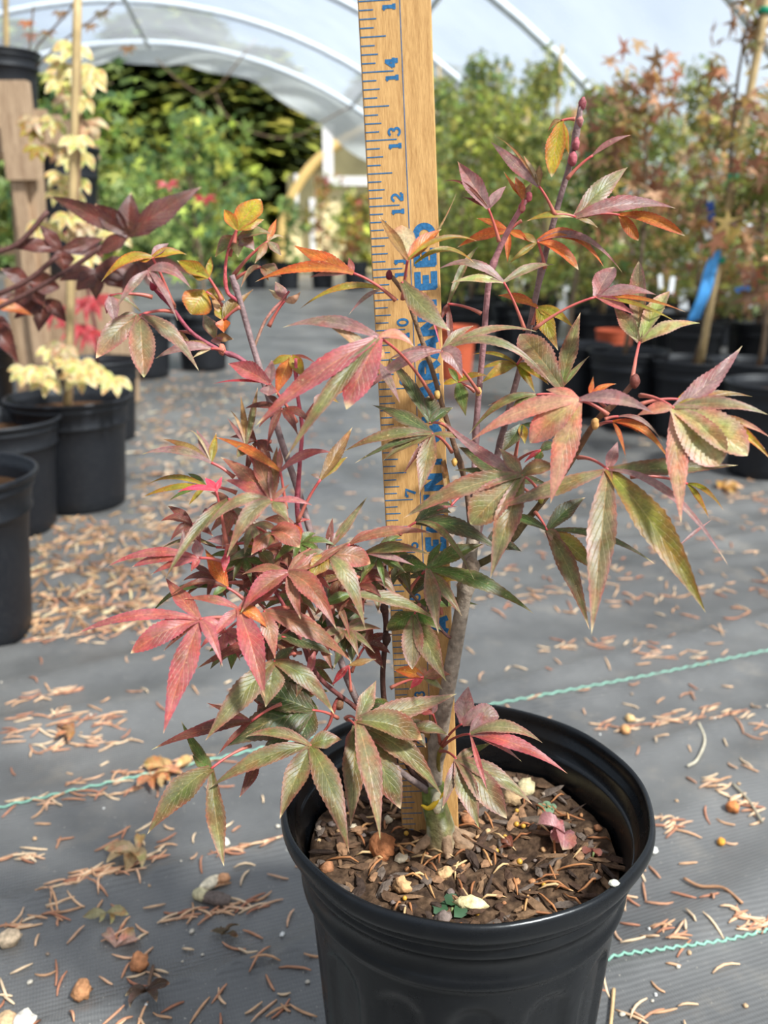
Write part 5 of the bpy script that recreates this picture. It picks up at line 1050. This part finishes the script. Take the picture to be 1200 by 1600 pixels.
for k, (x, y, a, l) in enumerate(spots):
    c = lin(random.choice(NC)); pts = needle_mesh(None, x, y, a, l, c); rad = [.0005, .00085, .0009, .0008, .0004]
    if k < 300:
        mb = MB(); o0 = Vector((x, y, floor_z(x, y))); mb.tube([q - o0 for q in pts], rad, 5, c); o = mb.build('fallen_needle', M_NEEDLE); o.location = o0
        tag(o, 'dry tan conifer needle lying on the dark ground cloth', 'needle', 'fallen needles on the ground cloth')
    else: rest.tube(pts, rad, 4, c)
# brown leaf litter farther back beside the left pots
for i in range(850):
    px, py = rnd(-10, 330) , rnd(800, 985); 
    if px > 330 - (py - 780) * .5: continue
    p_ = on_z(px, py); pts = needle_mesh(None, p_.x, p_.y, rnd(0, 6.28), rnd(.012, .03), None); rest.tube(pts, [.0008, .0018, .002, .0016, .0006], 4, lin(jitc(random.choice([(196, 154, 116), (170, 128, 94), (212, 180, 144), (150, 112, 84)]), .8, 1.05)))
for i in range(600):
    px, py = rnd(200, 420), rnd(560, 800); 
    if px > 480 - (py - 520) * .55: continue
    p_ = on_z(px, py); pts = needle_mesh(None, p_.x, p_.y, rnd(0, 6.28), rnd(.015, .035), None); rest.tube(pts, [.0008, .0018, .002, .0016, .0006], 4, lin(jitc(random.choice([(190, 154, 122), (170, 130, 98), (206, 182, 154)]), .8, 1.05)))
for i in range(600):
    px, py = rnd(360, 1200), rnd(600, 960); p_ = on_z(px, py); pts = needle_mesh(None, p_.x, p_.y, rnd(0, 6.28), rnd(.01, .026), None); rest.tube(pts, [.0006, .0012, .0013, .001, .0005], 4, lin(random.choice(NC)))
tag(rest.build('needle_litter', M_NEEDLE), 'scattered needles and leaf litter farther back on the ground cloth', 'litter', kind='stuff')
def gstone(px, py, r, c, label, sc=(1, .8, .65), group=None, cat='pebble', name='pebble', jit=.35):
    p_ = on_z(px, py); mb = MB(); mb.blob((0, 0, 0), r, sc, lin(c), jit, 12, 8, Matrix.Rotation(rnd(0, 3), 3, 'Z')); o = mb.build(name, M_CHIP); o.location = (p_.x, p_.y, floor_z(p_.x, p_.y) + r * sc[2] * .85); return tag(o, label, cat, group)
gstone(327, 1367, .0068, (224, 208, 180), 'flat pale stone, upper one of the group under the lowest left leaf', (1.4, .7, .5))
gstone(312, 1385, .0062, (214, 200, 158), 'pale yellowish stone at the left of the group under the lowest left leaf')
gstone(338, 1392, .0080, (112, 98, 90), 'dark grey brown stone at the bottom of the group under the lowest left leaf', (1.3, .7, .5))
gstone(348, 1360, .0055, (206, 150, 110), 'rusty pebble at the right of the group under the lowest left leaf')
gstone(350, 1303, .0046, (232, 222, 200), 'white pebble above the stone group left of the pot')
gstone(217, 1494, .0060, (190, 128, 88), 'round brown cone-like ball, upper of the two at lower left', (1, .95, .95), None, 'cone', 'small_cone', .5)
gstone(127, 1538, .0060, (194, 138, 96), 'round brown cone-like ball, lower of the two at lower left', (1, .95, .95), None, 'cone', 'small_cone', .5)
gstone(8, 1592, .009, (206, 170, 130), 'tan stone in the bottom left corner'); gstone(38, 1595, .008, (228, 216, 200), 'white stone next to the tan one in the bottom left corner')
gstone(12, 1455, .008, (206, 180, 150), 'pale stone at the left edge beside needles'); gstone(1145, 1258, .0055, (206, 128, 76), 'round rusty ball among needles at right', (1, .9, .9))
gstone(985, 1112, .005, (226, 186, 130), 'golden pebble beyond the pot at right'); gstone(978, 1130, .0058, (206, 150, 100), 'amber pebble just below the golden one at right')
gstone(1023, 1318, .0034, (240, 236, 224), 'white perlite grain on the cloth right of the pot'); gstone(1128, 1304, .0038, (220, 150, 60), 'small orange seed on the cloth at right')
for i in range(60):
    px, py = rnd(0, 1200), rnd(1000, 1600); p_ = on_z(px, py)
    if inpot(p_.x, p_.y): continue
    gstone(px, py, rnd(.0008, .0020), random.choice([(206, 194, 176), (196, 160, 124), (150, 130, 112), (236, 232, 224)]), 'tiny pale grit grain lying on the ground cloth', group='grit grains on the ground cloth')
def gleaf(px, py, label, c, size, nl=4, rise=.4): p_ = on_z(px, py); return dry_leaf(Vector((p_.x, p_.y, floor_z(p_.x, p_.y) + .001)), label, c, size, nl, rise=rise)
gleaf(215, 1320, 'curled tan dead leaf below the lowest left maple leaf', (206, 176, 130), .026, 5, .6)
gleaf(270, 1205, 'golden dead leaf behind the lowest left maple leaf', (226, 184, 122), .030, 5); gleaf(238, 1212, 'rusty dead leaf next to the golden one', (206, 140, 100), .022, 4)
gleaf(165, 1412, 'small yellowish dead leaf on the cloth at lower left', (196, 184, 136), .015, 4); gleaf(180, 1465, 'pinkish dead leaf on the cloth at lower left', (206, 164, 146), .018, 3)
gleaf(348, 1445, 'dark brown dead leaf below the stone group', (110, 90, 60), .012, 5, .6); gleaf(228, 1550, 'dark curled dead leaf with a long stalk at the bottom left', (84, 62, 50), .014, 4, .7)
gleaf(115, 1140, 'brown dead leaf in the needle drift at the left', (190, 140, 96), .022, 4); gleaf(1125, 760, 'yellow orange fallen leaf at the right edge', (214, 160, 90), .05, 4)
for k, pts in enumerate((((1070, 1360), (1095, 1375), (1130, 1385), (1160, 1410)), ((1092, 1125), (1102, 1150), (1090, 1180), (1075, 1190)), ((954, 1600), (958, 1560), (960, 1535)), ((1145, 1225), (1170, 1245), (1192, 1275)), ((238, 1495), (232, 1530), (238, 1545)))):
    q = [on_z(*u) for u in pts]; q = [Vector((u.x, u.y, floor_z(u.x, u.y) + .0022)) for u in q]; mb = MB(); mb.tube([u - q[0] for u in smoothline(q, 5)], .0011, 6, lin([(176, 130, 96), (196, 184, 160), (206, 170, 124), (150, 140, 120), (110, 84, 66)][k])); o = mb.build('dry_twig', M_NEEDLE); o.location = q[0]
    tag(o, ['reddish dry twig running toward the right edge', 'pale curved stem beyond the pot at right', 'straight straw stem at the right of the pot foot', 'grey dry stem among needles at the right edge', 'dark leaf stalk at the lower left'][k], 'twig')
